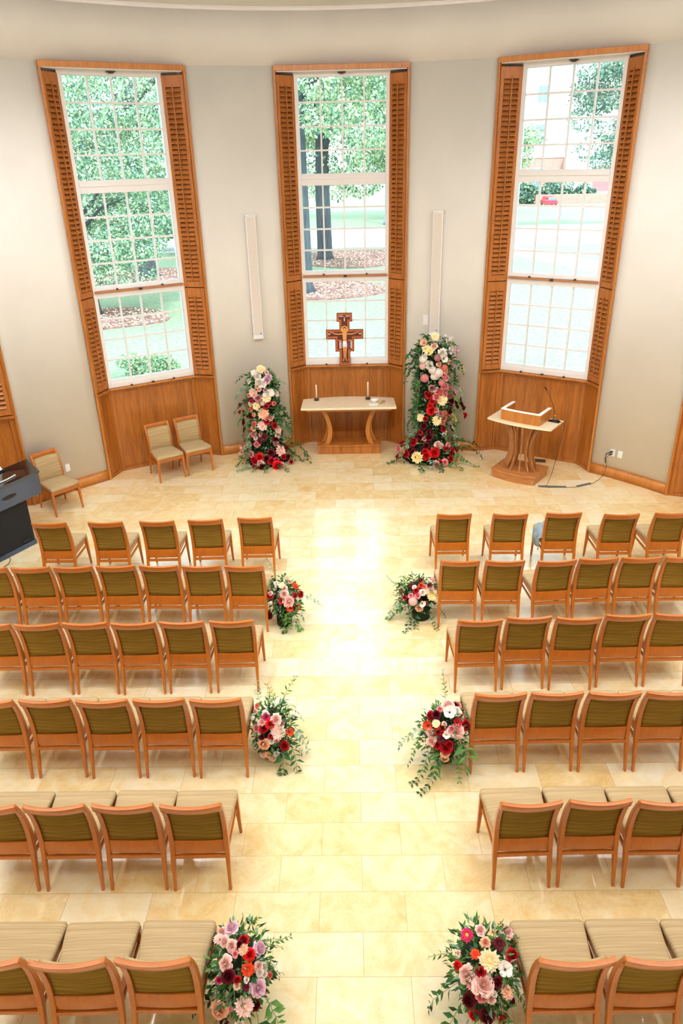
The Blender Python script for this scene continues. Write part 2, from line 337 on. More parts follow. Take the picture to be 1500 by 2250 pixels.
# ---- one tall window bay (local: x right, y outwards, origin centre of the mouth at floor level)
A_, B_, D_ = 1.0, .725, .24
def make_window():
    root = empty('window_1')
    # painted frame
    f = MB(); y0, y1 = D_, D_ + .10
    f.box(-B_ - .012, -.672, y0 + .002, y1, 1.455, 5.93); f.box(.672, B_ + .012, y0 + .002, y1, 1.455, 5.93)
    f.box(-.672, .672, y0, y1, 5.862, 5.93); f.box(-.672, .672, y0, y1, 4.364, 4.536); f.box(-.672, .672, y0 - .012, y0, 4.455, 4.53)
    f.box(-.672, .672, y0, y1, 2.872, 3.05); f.box(-.672, .672, y0, y1, 1.455, 1.58); f.box(-.69, .69, y0 - .012, y0, 2.99, 3.035); f.box(-.69, .69, y0 - .012, y0, 1.46, 1.54)
    f.build('window_frame', M['white'], root, .004)
    for z0, z1 in ((1.58, 2.872), (3.05, 4.364), (4.536, 5.862)):
        s = MB(); w_ = .0125
        for k in (1, 2, 3):
            x = -.672 + 1.344 * k / 4; s.box(x - w_, x + w_, y0 + .02, y0 + .06, z0, z1)
            z = z0 + (z1 - z0) * k / 4; s.box(-.672, .672, y0 + .022, y0 + .058, z - w_, z + w_)
        so = s.build('sash', M['white'], root)
        g = MB(); g.box(-.672, .672, y0 + .037, y0 + .043, z0, z1); g.build('pane', M['glass'], so)
    # timber strip and latches
    l = MB(); l.box(-.71, .71, y0 - .035, y0 + .0, 2.955, 2.985); lo = l.build('stop_rail', M['lath'], root, .004)
    l = MB()
    for x, z, w2, h in ((0, 2.955, .045, .03), (-.36, 2.99, .022, .02), (.36, 2.99, .022, .02), (-.36, 1.462, .022, .02), (.36, 1.462, .022, .02), (0, 1.462, .035, .016)):
        l.box(x - w2 * .6, x + w2 * .6, y0 - .055, y0 - .012, z, z + h)
    l.box(-.06, .06, y0 - .07, y0, 5.905, 5.93); l.box(-.03, .03, y0 - .08, y0, 5.89, 5.906)
    l.build('latch', M['latch'], root, .003)
    # header board and pale soffit
    h = MB(); h.box(-A_ - .012, A_ + .012, -.03, .05, 5.93, 6.0); h.box(-A_ - .012, A_ + .012, .05, D_ + .12, 5.94, 5.998); h.build('header', M['oak_edge'], root, .003)
    h = MB(); h.prism([(-.97, .0), (.97, .0), (B_, D_), (-B_, D_)], 5.918, 5.93); h.build('soffit', M['white'], root)
    # brick jamb filling behind the shutters
    j = MB()
    for s_ in (-1, 1):
        xs_ = sorted((s_ * B_, s_ * 1.13)); j.box(xs_[0], xs_[1], D_ + .1, D_ + .2, 0, 6.05)
        xs_ = sorted((s_ * (B_ + .04), s_ * 1.1)); j.box(xs_[0], xs_[1], D_ + .06, D_ + .1, 0, 1.455)
    j.box(-B_, B_, D_ + .06, D_ + .2, 0, 1.455); j.box(-1.13, 1.13, D_ + .1, D_ + .2, 5.93, 6.05)
    j.build('masonry_jamb', M['wall'], root)
    for s_ in (-1, 1):
        # plan of the splay: from the mouth (x=.985,y=.0) back to (B_, D_)
        P0 = Vector((s_ * .972, .012)); P1 = Vector((s_ * B_, D_ - .004)); d = (P1 - P0); L = d.length; d.normalize()
        nrm = Vector((d.y, -d.x)) * (1 if s_ < 0 else -1)
        if nrm.x * s_ < 0: nrm = -nrm         # pointing away from the opening (behind the leaf)
        def PT(u, w): q = P0 + d * u + nrm * w; return (q.x, q.y)
        def slab(mb, u0, u1, w0, w1, z0, z1, mi=0):
            p = [PT(u0, w0), PT(u1, w0), PT(u1, w1), PT(u0, w1)]
            a = sum(p[i][0] * p[(i + 1) % 4][1] - p[(i + 1) % 4][0] * p[i][1] for i in range(4))
            if a < 0: p = p[::-1]
            mb.hexa([(x, y, z0) for x, y in p] + [(x, y, z1) for x, y in p], mi)
        c = MB()      # grooved casing strip at the mouth
        x0, x1 = sorted((s_ * .978, s_ * 1.012)); c.box(x0, x1, -.03, .12, 0, 5.93)
        x0, x1 = sorted((s_ * .992, s_ * 1.0)); c.box(x0, x1, -.036, -.03, 1.47, 5.93)
        c.build('casing', M['oak_edge'], root, .003)
        for z0, z1 in ((1.47, 2.905), (2.92, 5.885)):
            sh = MB()
            slab(sh, .0, .052, 0, .026, z0, z1); slab(sh, L - .052, L, 0, .026, z0, z1)
            slab(sh, .052, L - .052, 0, .026, z0, z0 + .09); slab(sh, .052, L - .052, 0, .026, z1 - .15, z1)
            slab(sh, .0, .052, .034, .060, z0, z1); slab(sh, L - .052, L, .034, .060, z0, z1); slab(sh, .052, L - .052, .034, .06, z0, z0 + .09)
            slab(sh, .0, L, .075, .085, z0, z1)               # the folded second leaf and its back
            so = sh.build('shutter', M['shutter'], root, .0025)
            lv = MB(); n = int((z1 - z0 - .24) / .067); st = (z1 - z0 - .24) / n
            for k in range(n):
                z = z0 + .09 + st * (k + .5)
                # tilted slat: front edge low, rear edge high
                u0, u1 = .052, L - .052; hh = .0235; th = .006
                a0 = PT(u0, -.011); a1 = PT(u1, -.011); b1 = PT(u1, .024); b0 = PT(u0, .024)
                lv.hexa([(a0[0], a0[1], z - hh), (a1[0], a1[1], z - hh), (b1[0], b1[1], z + hh - th), (b0[0], b0[1], z + hh - th),
                         (a0[0], a0[1], z - hh + th), (a1[0], a1[1], z - hh + th), (b1[0], b1[1], z + hh), (b0[0], b0[1], z + hh)])
            lv.build('louver_set', M['shutter'], so)
            tr_ = MB(); um = L / 2; slab(tr_, um - .007, um + .007, -.022, -.008, z0 + .1, z1 - .12); tr_.build('tilt_rod', M['shutter'], so)
        # panelled reveal below
        wp = MB(); slab(wp, 0, L, .024, .045, 0, 1.425)
        slab(wp, 0, .055, 0, .024, 0, 1.425); slab(wp, L - .045, L, 0, .024, 0, 1.425); slab(wp, .055, L - .045, 0, .024, 1.375, 1.425); slab(wp, .055, L - .045, 0, .024, 0, .05)
        wp.build('side_panel', M['oak'], root, .003)
    # back panel
    b = MB(); b.box(-B_ - .05, B_ + .05, D_ + .032, D_ + .06, 0, 1.43); b.box(-B_ + .05, B_ - .05, D_ + .012, D_ + .032, .05, .065); b.box(-B_ + .05, B_ - .05, D_ + .012, D_ + .032, 1.365, 1.38); b.box(-B_ + .05, -B_ + .065, D_ + .012, D_ + .032, .065, 1.365); b.box(B_ - .065, B_ - .05, D_ + .012, D_ + .032, .065, 1.365)
    b.box(-B_ - .05, -B_ + .05, D_, D_ + .032, 0, 1.43); b.box(B_ - .05, B_ + .05, D_, D_ + .032, 0, 1.43); b.box(-B_ + .05, B_ - .05, D_, D_ + .032, 1.38, 1.43); b.box(-B_ + .05, B_ - .05, D_, D_ + .032, 0, .05)
    b.build('back_panel', M['oak'], root, .003)
    s = MB(); s.box(-B_, B_, D_ - .07, D_ + .06, 1.432, 1.455); s.build('window_sill', M['oak_edge'], root, .003)
    cp = MB()
    for s_ in (-1, 1):
        P = [(s_ * 1.014, -.034), (s_ * .965, -.034), (s_ * (B_ - .02), D_ - .05), (s_ * B_, D_ + .0), (s_ * 1.014, .05)]
        if s_ > 0: P = P[::-1]
        P = P if sum(P[i][0] * P[(i + 1) % 5][1] - P[(i + 1) % 5][0] * P[i][1] for i in range(5)) > 0 else P[::-1]
        cp.prism(P, 1.425, 1.455)
    cp.build('cap_moulding', M['oak'], root, .003)
    return root
w0 = make_window(); tag(w0, kind='structure')
RC = RW * math.cos(R(HALF))
for i, t in enumerate(WIN_T):
    o = w0 if i == 0 else copy_tree(w0)
    o.name = 'window_%d' % (i + 1)
    x, y = pol(t, RC); o.location = (x, y, 0); o.rotation_euler = (0, 0, -R(t))

# ================================================================== WALL FITTINGS
def wall_pt(t, inset): return pol(t, RW - inset)
def line_speaker(t, lab):
    x, y = wall_pt(t, 0.0); root = empty('line_speaker', (x, y, 0), -R(t))
    tag(root, lab, 'speaker', 'slim column speakers beside the centre window')
    b = MB(); b.box(-.082, .082, -.10, -.012, 2.06, 3.965); b.build('cabinet', M['white'], root, .006)
    b = MB(); b.box(-.066, .066, -.106, -.1, 2.10, 3.945); b.build('grille_cloth', M['grille'], root, .002)
    b = MB(); b.box(-.088, .088, -.115, -.006, 3.965, 3.985); b.box(-.088, .088, -.115, -.006, 2.035, 2.06); b.build('end_cap', M['white'], root, .003)
    b = MB(); b.box(-.04, .04, -.014, .012, 2.3, 2.5); b.box(-.04, .04, -.014, .012, 3.5, 3.7); b.build('bracket', M['white'], root)
    b = MB(); b.loft([[(.042 + .013 * math.cos(a * PI / 8), yy, 2.125 + .017 * math.sin(a * PI / 8)) for a in range(16)] for yy in (-.106, -.109)]); lg = b.build('badge', plain('badge_blue', srgb(70, 100, 170), .3), root)
    b = MB(); b.loft([[(.042 + .007 * math.cos(a * PI / 8), yy, 2.129 + .008 * math.sin(a * PI / 8)) for a in range(16)] for yy in (-.109, -.1105)]); b.build('badge_mark', M['white'], lg)
line_speaker(-14.05, 'tall slim white column speaker on the wall left of the centre window')
line_speaker(14.05, 'tall slim white column speaker on the wall above the taller flower column')
def plate(name, t, z, w_, h, lab, cat, outlet=True):
    x, y = wall_pt(t, 0.0); root = empty(name, (x, y, z), -R(t)); tag(root, lab, cat)
    b = MB(); b.box(-w_ / 2, w_ / 2, -.008, .01, -h / 2, h / 2); b.build('cover_plate', M['white'], root, .002)
    b = MB()
    if outlet:
        for zz in (-.022, .022):
            b.box(-.017, .017, -.0105, -.008, zz - .014, zz + .014)
        b.build('socket', M['paper'], root, .002)
        b = MB()
        for zz in (-.022, .022):
            b.box(-.008, -.005, -.0112, -.0104, zz - .002, zz + .008); b.box(.005, .008, -.0112, -.0104, zz - .002, zz + .008)
        b.build('slot', M['blackmat'], root)
    else:
        b.box(-.012, .012, -.012, -.008, -.03, .03); b.build('rocker', M['paper'], root, .002)
plate('wall_outlet', -46.3, .41, .075, .115, 'white wall outlet above the baseboard right of the chair by the piano', 'outlet')
plate('wall_outlet', 43.35, .425, .075, .115, 'white wall outlet with black plugs in it right of the lectern', 'outlet')
plate('wall_outlet', 44.5, .425, .075, .115, 'empty white wall outlet beside the one with black plugs', 'outlet')
plate('light_switch', 12.55, 2.27, .09, .17, 'blank white switch plate on the wall left of the right column speaker', 'switch', False)
v = MB(); v.box(-.13, .13, -.07, .07, .0, .004)
vo = v.build('floor_vent', M['latch'], None, .001, (3.18, 11.68, .0005)); vo.rotation_euler = (0, 0, R(-14))
tag(vo, 'small dark metal floor vent behind the lectern', 'vent')
v = MB()
for k in range(9): v.box(-.12, .12, -.06 + k * .0145, -.054 + k * .0145, .004, .006)
v.build('slat_set', M['metal'], vo)
# plug heads and cable
def cyl_pt(t, z, inset): x, y = wall_pt(t, inset); return (x, y, z)
pl = MB()
pl.tube([cyl_pt(43.3, .447, .01), cyl_pt(43.2, .445, .06)], .014, 8); pl.tube([cyl_pt(43.3, .403, .01), cyl_pt(43.1, .40, .055)], .012, 8)
pl.tube([cyl_pt(43.2, .445, .06), cyl_pt(42.7, .41, .08), cyl_pt(42.6, .33, .07), cyl_pt(42.7, .25, .06)], .008, 8)
po = pl.build('power_plug', M['blackmat']); tag(po, 'black plugs pushed into the wall outlet right of the lectern', 'plug')

# ================================================================== CHAIRS
def prof(z, tab):
    for (za, ya), (zb, yb) in zip(tab, tab[1:]):
        if z <= zb: t = (z - za) / (zb - za); return ya + (yb - ya) * t
    return tab[-1][1]
PY = [(0, .0), (.12, .022), (.227, .042), (.33, .068), (.42, .080), (.53, .083), (.62, .074), (.70, .058), (.78, .032), (.858, .0)]
def make_chair():
    root = empty('wooden_chair')
    W = .213
    for s_ in (-1, 1):
        mb = MB(); rings = []
        for z, y in PY:
            dp = .024 + .026 * min(1, z / .4) if z < .45 else .05 - .026 * (z - .45) / .41
            th = .022 + .014 * min(1, z / .4) if z < .45 else .036 - .004 * (z - .45) / .41
            xo = s_ * (W - .002 * (z < .2)); xi = s_ * (W - th)
            a, b_ = sorted((xo, xi)); rings.append([(a, y - dp * .15, z), (b_, y - dp * .15, z), (b_, y + dp * .85, z), (a, y + dp * .85, z)])
        mb.loft(rings, 0, False); mb.build('rear_leg', M['chairwood'], root, .004)
    for s_ in (-1, 1):
        mb = MB(); rings = []
        for z, hw, yc, xc in ((0, .0105, .505, .219), (.18, .015, .500, .215), (.33, .019, .495, .211), (.405, .020, .494, .210)):
            rings.append([(s_ * xc - hw, yc - hw, z), (s_ * xc + hw, yc - hw, z), (s_ * xc + hw, yc + hw, z), (s_ * xc - hw, yc + hw, z)])
        mb.loft(rings, 0, False); mb.build('front_leg', M['chairwood'], root, .003)
    # top rail bowed to the rear
    mb = MB(); rings = []
    for k in range(13):
        u = -1 + 2 * k / 12; x = u * (W - .004); bow = -.030 * (1 - u * u); zt = .866 - .004 * (1 - u * u)
        y = bow + .002
        rings.append([(x, y - .004 + .010, .796), (x, y + .032, .796), (x, y + .019, zt), (x, y - .013, zt)])
    mb.loft(rings, 0, True); mb.build('top_rail', M['chairwood'], root, .002)
    # upholstered back, rear face olive, front face striped
    for nm, mat, off, th in (('back_cover', M['olive'], -.004, .012), ('backrest', M['backfab'], .008, .026)):
        mb = MB(); nx, nz_ = 11, 9; g = []
        for side in (0, 1):
            for j in range(nz_):
                z = .425 + (.802 - .425) * j / (nz_ - 1)
                for i in range(nx):
                    u = -1 + 2 * i / (nx - 1); x = u * (W - .030)
                    bow = -.030 * (1 - u * u) * (j / (nz_ - 1)) - .006 * (1 - u * u)
                    puff = .010 * (1 - u ** 6) * (1 - (2 * j / (nz_ - 1) - 1) ** 6)
                    y = prof(z, PY) + .012 + bow + off
                    g.append((x, y + (th + puff if side and nm == 'backrest' else (th if side else 0)), z))
        n = nx * nz_; fs = []
        for j in range(nz_ - 1):
            for i in range(nx - 1):
                a = j * nx + i; fs.append((a, a + 1, a + nx + 1, a + nx)); fs.append((n + a + 1, n + a, n + a + nx, n + a + nx + 1))
        for i in range(nx - 1):
            fs.append((i + 1, i, n + i, n + i + 1)); a = (nz_ - 1) * nx + i; fs.append((a, a + 1, n + a + 1, n + a))
        for j in range(nz_ - 1):
            a = j * nx; fs.append((a, a + nx, n + a + nx, n + a)); a = j * nx + nx - 1; fs.append((a + nx, a, n + a, n + a + nx))
        mb.add(g, fs, 0, True); o = mb.build(nm, mat, root)
        if nm == 'back_cover': o['label'] = 'olive brown cloth on the rear of the backrest'
    # lower back rail / rear seat rail
    mb = MB(); rings = []
    for k in range(9):
        u = -1 + 2 * k / 8; x = u * (W - .028); bow = -.008 * (1 - u * u)
        rings.append([(x, .068 + bow, .318), (x, .094 + bow, .318), (x, .100 + bow, .427), (x, .079 + bow, .427)])
    mb.loft(rings, 0, True); mb.build('rear_rail', M['chairwood'], root, .002)
    mb = MB(); mb.box(-W + .028, W - .028, .054, .078, .272, .301); mb.build('rear_stretcher', M['chairwood'], root, .002)
    for s_ in (-1, 1):
        mb = MB(); a0 = (s_ * (W - .014), .095); a1 = (s_ * .212, .485)
        mb.obox(a0, a1, .018 * s_, .345, .405); mb.build('side_rail', M['chairwood'], root, .002)
        mb = MB(); mb.obox((s_ * (W - .014), .085), (s_ * .214, .49), .016 * s_, .275, .300); mb.build('side_stretcher', M['chairwood'], root, .002)
    mb = MB(); mb.box(-.195, .195, .484, .504, .345, .405); mb.build('front_rail', M['chairwood'], root, .002)
    # seat cushion : rounded trapezoid with a crown
    mb = MB(); rings = []
    def outline(ins, zz, yb=.088, yf=.522):
        pts = []
        hw0, hw1 = .196 - ins, .2315 - ins; y0, y1 = yb + ins, yf - ins; r = .028
        cs = [(-hw0, y0, PI, r * .5), (hw0, y0, 1.5 * PI, r * .5), (hw1, y1, 0, r), (-hw1, y1, .5 * PI, r)]
        for cx_, cy_, a0, rr in cs:
            sx = 1 if cx_ > 0 else -1; sy = 1 if cy_ > .3 else -1
            for k in range(5):
                a = a0 + k * PI / 8; pts.append((cx_ - sx * rr + rr * math.cos(a), cy_ - sy * rr + rr * math.sin(a), zz))
        return pts
    for ins, zz in ((.012, .398), (.002, .406), (0, .425), (0, .442), (.006, .452), (.020, .459), (.06, .464), (.12, .467)): rings.append(outline(ins, zz))
    mb.loft(rings, 0, True); mb.build('seat', M['seatfab'], root)
    return root
ORD = ['nearest the aisle', 'second from the aisle', 'third from the aisle', 'fourth from the aisle', 'fifth from the aisle', 'sixth from the aisle', 'seventh from the aisle']
ROW = ['front row by the altar', 'second row from the altar', 'third row from the altar', 'fourth row from the altar', 'fifth row from the altar', 'sixth row nearest the viewer']
rows = [
 (0, 'left', 7.868, [(-1.210, 7.90, 0), (-1.808, 7.868, 2), (-2.393, 7.848, .7), (-3.020, 7.842, .1), (-3.707, 7.842, .1)]),
 (1, 'left', 6.75, [(-1.190, 6.748, -.8), (-1.653, 6.763, .7), (-2.122, 6.778, -1.6), (-2.590, 6.784, .9), (-3.055, 6.781, 1.3), (-3.516, 6.778, .8), (-3.985, 6.78, 0)]),
 (2, 'left', 5.71, [(-1.177, 5.722, 1.2), (-1.651, 5.714, .3), (-2.110, 5.706, 1.4), (-2.578, 5.717, -.1), (-3.034, 5.708, 2), (-3.50, 5.71, 0)]),
 (3, 'left', 4.62, [(-1.148, 4.612, .8), (-1.612, 4.621, 1), (-2.080, 4.617, .5), (-2.548, 4.629, .7), (-3.02, 4.62, .5)]),
 (4, 'left', 3.545, [(-1.141, 3.544, 1), (-1.608, 3.550, 0), (-2.078, 3.546, .7), (-2.55, 3.545, .4)]),
 (5, 'left', 2.485, [(-1.144, 2.489, 0), (-1.612, 2.481, 1.8), (-2.088, 2.485, .5)]),
 (0, 'right', 7.9, [(1.218, 7.919, .3), (1.894, 7.904, -1.5), (2.543, 7.912, -1), (3.216, 7.853, -.7), (3.829, 7.863, -.3)]),
 (1, 'right', 6.79, [(1.133, 6.794, -2), (1.614, 6.783, -1.3), (2.170, 6.770, 4), (2.622, 6.806, 2.4), (3.080, 6.812, .6), (3.546, 6.81, 0)]),
 (2, 'right', 5.7, [(1.171, 5.685, 1), (1.638, 5.722, 1), (2.098, 5.701, -1), (2.572, 5.742, .7), (3.036, 5.745, .2)]),
 (3, 'right', 4.64, [(1.168, 4.643, 1.2), (1.627, 4.650, .8), (2.089, 4.645, .7), (2.556, 4.642, 0), (3.02, 4.64, 0)]),
 (4, 'right', 3.545, [(1.168, 3.542, 1.8), (1.634, 3.554, .8), (2.100, 3.545, .4), (2.566, 3.545, 0)]),
 (5, 'right', 2.48, [(1.176, 2.478, .8), (1.642, 2.482, .5), (2.108, 2.48, 0)]),
]
proto = make_chair(); used = False
def place_chair(x, y, a, lab, grp):
    global used
    o = proto if not used else copy_tree(proto)
    used = True
    o.location = (x, y, 0); o.rotation_euler = (0, 0, R(a)); o['label'] = lab; o['category'] = 'chair'; o['group'] = grp
    return o
for ri, side, _, items in rows:
    for k, (x, y, a) in enumerate(items):
        place_chair(x, y, a, 'wooden chair %s, %s, %s side' % (ORD[k], ROW[ri], side), 'wooden chairs in the %s, %s of the aisle' % (ROW[ri].split(' from')[0].split(' by')[0].split(' near')[0], side))
def chair_from_feet(fl_, fr_, lab, grp):
    """front-left and front-right feet as seen from the front"""
    mx_, my_ = (fl_[0] + fr_[0]) / 2, (fl_[1] + fr_[1]) / 2
    dx, dy = fr_[0] - fl_[0], fr_[1] - fl_[1]
    a = math.atan2(-dy, -dx)      # local +x points from fr to fl
    # local +y (front) direction
    fx, fy = -math.sin(a), math.cos(a)
    return place_chair(mx_ - fx * .505, my_ - fy * .505, math.degrees(a), lab, grp)
chair_from_feet((-3.18, 10.95), (-2.80, 11.21), 'left one of two wooden chairs under the left window', 'pair of chairs under the left window')
chair_from_feet((-2.775, 11.245), (-2.385, 11.49), 'right one of two wooden chairs under the left window', 'pair of chairs under the left window')
chair_from_feet((-4.46, 9.75), (-4.17, 10.08), 'lone wooden chair against the wall behind the black piano', 'chair behind the piano')

# ================================================================== ALTAR TABLE
al = empty('altar_table', (-.065, 12.15, 0)); tag(al, 'low wooden altar table with pale stone top under the centre window', 'table')
def yl(y): return y - 12.15
top = [(-.815, yl(11.90)), (.815, yl(11.90)), (.80, yl(12.44)), (.62, yl(12.49)), (.42, yl(12.53)), (.2, yl(12.555)), (0, yl(12.565)), (-.2, yl(12.555)), (-.42, yl(12.53)), (-.62, yl(12.49)), (-.80, yl(12.44))]
mb = MB(); mb.prism(top, .895, .93); mb.build('stone_top', M['stone'], al, .005)
mb = MB(); mb.box(-.73, .73, yl(11.97), yl(12.40), .845, .895); mb.build('apron', M['oak_base'], al, .003)
mb = MB(); mb.box(-.55, .55, yl(12.135), yl(12.47), 0, .135); mb.box(-.565, .565, yl(12.12), yl(12.485), .135, .17); mb.build('plinth', M['oak'], al, .004)
for s_ in (-1, 1):
    for fy, xb in ((yl(12.20), .40), (yl(12.36), .46)):
        mb = MB(); rings = []
        for k in range(17):
            t = k / 16; z = .17 + t * .675
            arc = math.sin(PI * (t ** .85)); xt = xb + (.46 - xb) * t - .095 * arc
            yy = fy + (0 if fy > 0.1 else -.0) ; hw = .026; hd = .034 + .010 * abs(2 * t - 1)
            rings.append([(s_ * xt - hd, yy - hw, z), (s_ * xt + hd, yy - hw, z), (s_ * xt + hd, yy + hw, z), (s_ * xt - hd, yy + hw, z)])
        mb.loft(rings, 0, False); mb.build('leg', M['oak_edge'], al, .003)
# candles
def candle(x, y, h, lab):
    r_ = empty('taper_candle', (x, y, .93)); tag(r_, lab, 'candle', 'taper candles on the altar')
    mb = MB(); mb.lathe([(.040, 0), (.043, .004), (.043, .012), (.038, .015), (.038, .022), (.042, .025), (.042, .034), (.034, .038), (.016, .038)], 24); mb.build('holder', M['darkwood'], r_)
    mb = MB(); mb.lathe([(.0125, .03), (.0115, .03 + h), (.006, .034 + h)], 16); mb.build('wax', M['wax'], r_)
    mb = MB(); mb.tube([(0, 0, .034 + h), (.001, 0, .042 + h), (.003, 0, .05 + h)], .0012, 6); mb.build('wick', M['blackmat'], r_)
candle(-.625, 12.36, .25, 'white taper candle in a dark wooden holder, left end of the altar')
candle(.277, 12.37, .28, 'white taper candle in a dark wooden holder beside the white bowl')
r_ = empty('white_bowl', (.385, 12.22, .93)); tag(r_, 'small white bowl on the altar between candle and brush', 'bowl')
mb = MB(); mb.lathe([(.035, 0), (.04, .004), (.068, .03), (.074, .042), (.071, .042), (.062, .028), (.03, .010), (.004, .009)], 28); mb.build('body', M['china'], r_)
r_ = empty('paper_napkin', (.36, 12.06, .9305), .2); tag(r_, 'folded white napkin lying in front of the bowl', 'napkin')
mb = MB(); mb.box(-.075, .075, -.045, .045, 0, .006); mb.box(-.07, .078, -.04, .048, .006, .010); mb.build('cloth', M['paper'], r_, .002)
r_ = empty('whisk_brush', (.50, 12.13, .945), R(62)); tag(r_, 'straw coloured hand brush lying on the right of the altar', 'brush')
mb = MB(); mb.loft([[(x, w_ * math.cos(a * PI / 6), h_ * math.sin(a * PI / 6)) for a in range(12)] for x, w_, h_ in ((-.11, .012, .012), (-.06, .014, .014), (-.03, .018, .014))]); mb.build('handle', M['bamboo'], r_)
mb = MB()
for k in range(26):
    a = (k / 25 - .5) * 2; mb.tube([(-.04, a * .014, .002 * math.sin(k)), (.03, a * .022, .003 * math.sin(2 * k)), (.10, a * .04, .004 * math.sin(3 * k))], .0022, 5)
mb.build('bristles', M['bamboo'], r_)

# ================================================================== ICON CROSS on the sill
cr = empty('painted_cross', (-.115, 12.70, 1.455)); cr.rotation_euler = (R(-4), 0, 0); tag(cr, 'painted wooden icon cross in red and gold standing on the window sill', 'cross')
def cross_pts(g):
    w1, w2, w3, w4, w5 = .095 - g, .165 - g, .325 - g, .088 - g, .133 - g
    z0, z1, z2, z3, z4, z5 = g, .245 + g, .470 + g, .625 - g, .755 + g, .905 - g
    r = [(w1, z0), (w1, z1), (w2, z1), (w2, z2), (w3, z2), (w3, z3), (w4, z3), (w4, z4), (w5, z4), (w5, z5)]
    return r + [(-x, z) for x, z in reversed(r)]
def flat(mb, pts, y0, y1, mi=0):
    n = len(pts); base = len(mb.v)
    mb.v += [(x, y0, z) for x, z in pts] + [(x, y1, z) for x, z in pts]
    mb.f.append(tuple(base + i for i in range(n))); mb.mi.append(mi); mb.sm.append(False)
    mb.f.append(tuple(base + n + i for i in reversed(range(n)))); mb.mi.append(mi); mb.sm.append(False)
    for i in range(n):
        j = (i + 1) % n; mb.f.append((base + j, base + i, base + n + i, base + n + j)); mb.mi.append(mi); mb.sm.append(False)
mb = MB(); flat(mb, cross_pts(0), -.015, .015); mb.build('board', plain('maroon_edge', srgb(112, 34, 22), .45), cr, .002)
mb = MB(); flat(mb, cross_pts(.010), -.017, -.0151); mb.build('border', plain('russet_border', srgb(176, 76, 34), .45), cr)
mb = MB(); flat(mb, cross_pts(.040), -.019, -.0171); mb.build('inner_panel', plain('dark_ground', srgb(92, 30, 20), .5), cr)
gold = plain('icon_gold', srgb(222, 168, 84), .35); skin = plain('icon_ochre', srgb(226, 158, 92), .5)
mb = MB(); pts = cross_pts(.024)
for i in range(len(pts)):
    a, b = pts[i], pts[(i + 1) % len(pts)]; l = math.hypot(b[0] - a[0], b[1] - a[1]); n = max(1, int(l / .019))
    for k in range(n):
        t = (k + .5) / n; x = a[0] + (b[0] - a[0]) * t; z = a[1] + (b[1] - a[1]) * t
        flat(mb, [(x - .0055, z), (x, z - .0055), (x + .0055, z), (x, z + .0055)], -.0185, -.0171)
mb.build('gold_dots', gold, cr)
mb = MB(); flat(mb, [(.062 * math.cos(a * PI / 14), .625 + .062 * math.sin(a * PI / 14)) for a in range(28)], -.022, -.019); mb.build('halo', gold, cr)
mb = MB()
mb.ball((0, -.028, .622), .026, .012, .034, 12)
mb.loft([[(w_ * math.cos(a * PI / 6), -.024 + .010 * math.sin(a * PI / 6), z) for a in range(12)] for w_, z in ((.030, .42), (.034, .46), (.036, .50), (.042, .54), (.036, .565), (.014, .585), (.012, .60))])
for s_ in (-1, 1):
    mb.tube([(s_ * .03, -.024, .553), (s_ * .10, -.024, .545), (s_ * .16, -.024, .552), (s_ * .222, -.024, .575)], [.014, .0115, .010, .008], 8)
    mb.ball((s_ * .238, -.024, .582), .014, .006, .009, 8)
    mb.tube([(s_ * .018, -.024, .33), (s_ * .016, -.024, .24), (s_ * .012, -.024, .17), (s_ * .018, -.024, .11)], [.019, .015, .012, .011], 8)
    mb.ball((s_ * .026, -.026, .098), .014, .009, .018, 8)
mb.build('figure', skin, cr)
mb = MB(); mb.loft([[(w_ * math.cos(a * PI / 6), -.026 + .012 * math.sin(a * PI / 6), z) for a in range(12)] for w_, z in ((.040, .31), (.040, .36), (.034, .43))]); mb.build('white_cloth', M['paper'], cr)
mb = MB(); mb.ball((0, -.024, .640), .030, .010, .030, 12); mb.build('hair', plain('icon_brown', srgb(70, 36, 20), .6), cr)
cols = [(110, 20, 36), (226, 190, 160), (190, 170, 190), (190, 40, 34), (50, 60, 120), (60, 130, 110), (235, 220, 200)]
for k, (x, c) in enumerate(((-.108, cols[0]), (-.085, cols[1]), (-.064, cols[2]), (.060, cols[3]), (.080, cols[4]), (.098, cols[5]), (.114, cols[6]))):
    mb = MB(); flat(mb, [(x - .009, .30), (x + .009, .30), (x + .010, .40), (x + .005, .43), (x - .005, .43), (x - .010, .40)], -.021, -.0185)
    b = mb.build('robe', plain('robe_%d' % k, srgb(*c), .5), cr); b['label'] = ['dark red', 'cream', 'mauve', 'red', 'blue', 'green', 'ivory'][k] + ' robed side figure'
    mb = MB(); flat(mb, [(x + .008 * math.cos(a * PI / 5), .44 + .009 * math.sin(a * PI / 5)) for a in range(10)], -.021, -.0185); mb.build('head', gold, b)
mb = MB()
for s_ in (-1, 1):
    for k in range(4): mb.ball((s_ * (.03 + k * .017), -.020, .845 + .008 * (k % 2)), .008, .004, .012, 8)
    for k in range(3): mb.ball((s_ * (.252 + k * .014), -.020, .555 - .012 * (k % 2)), .008, .004, .013, 8)
mb.ball((0, -.020, .79), .012, .005, .03, 8); mb.ball((0, -.020, .83), .008, .005, .010, 8)
for k in range(6): mb.ball((-.035 + k * .014, -.020, .055), .004, .003, .006, 6)
mb.build('small_attendants', plain('icon_cream', srgb(232, 214, 190), .5), cr)

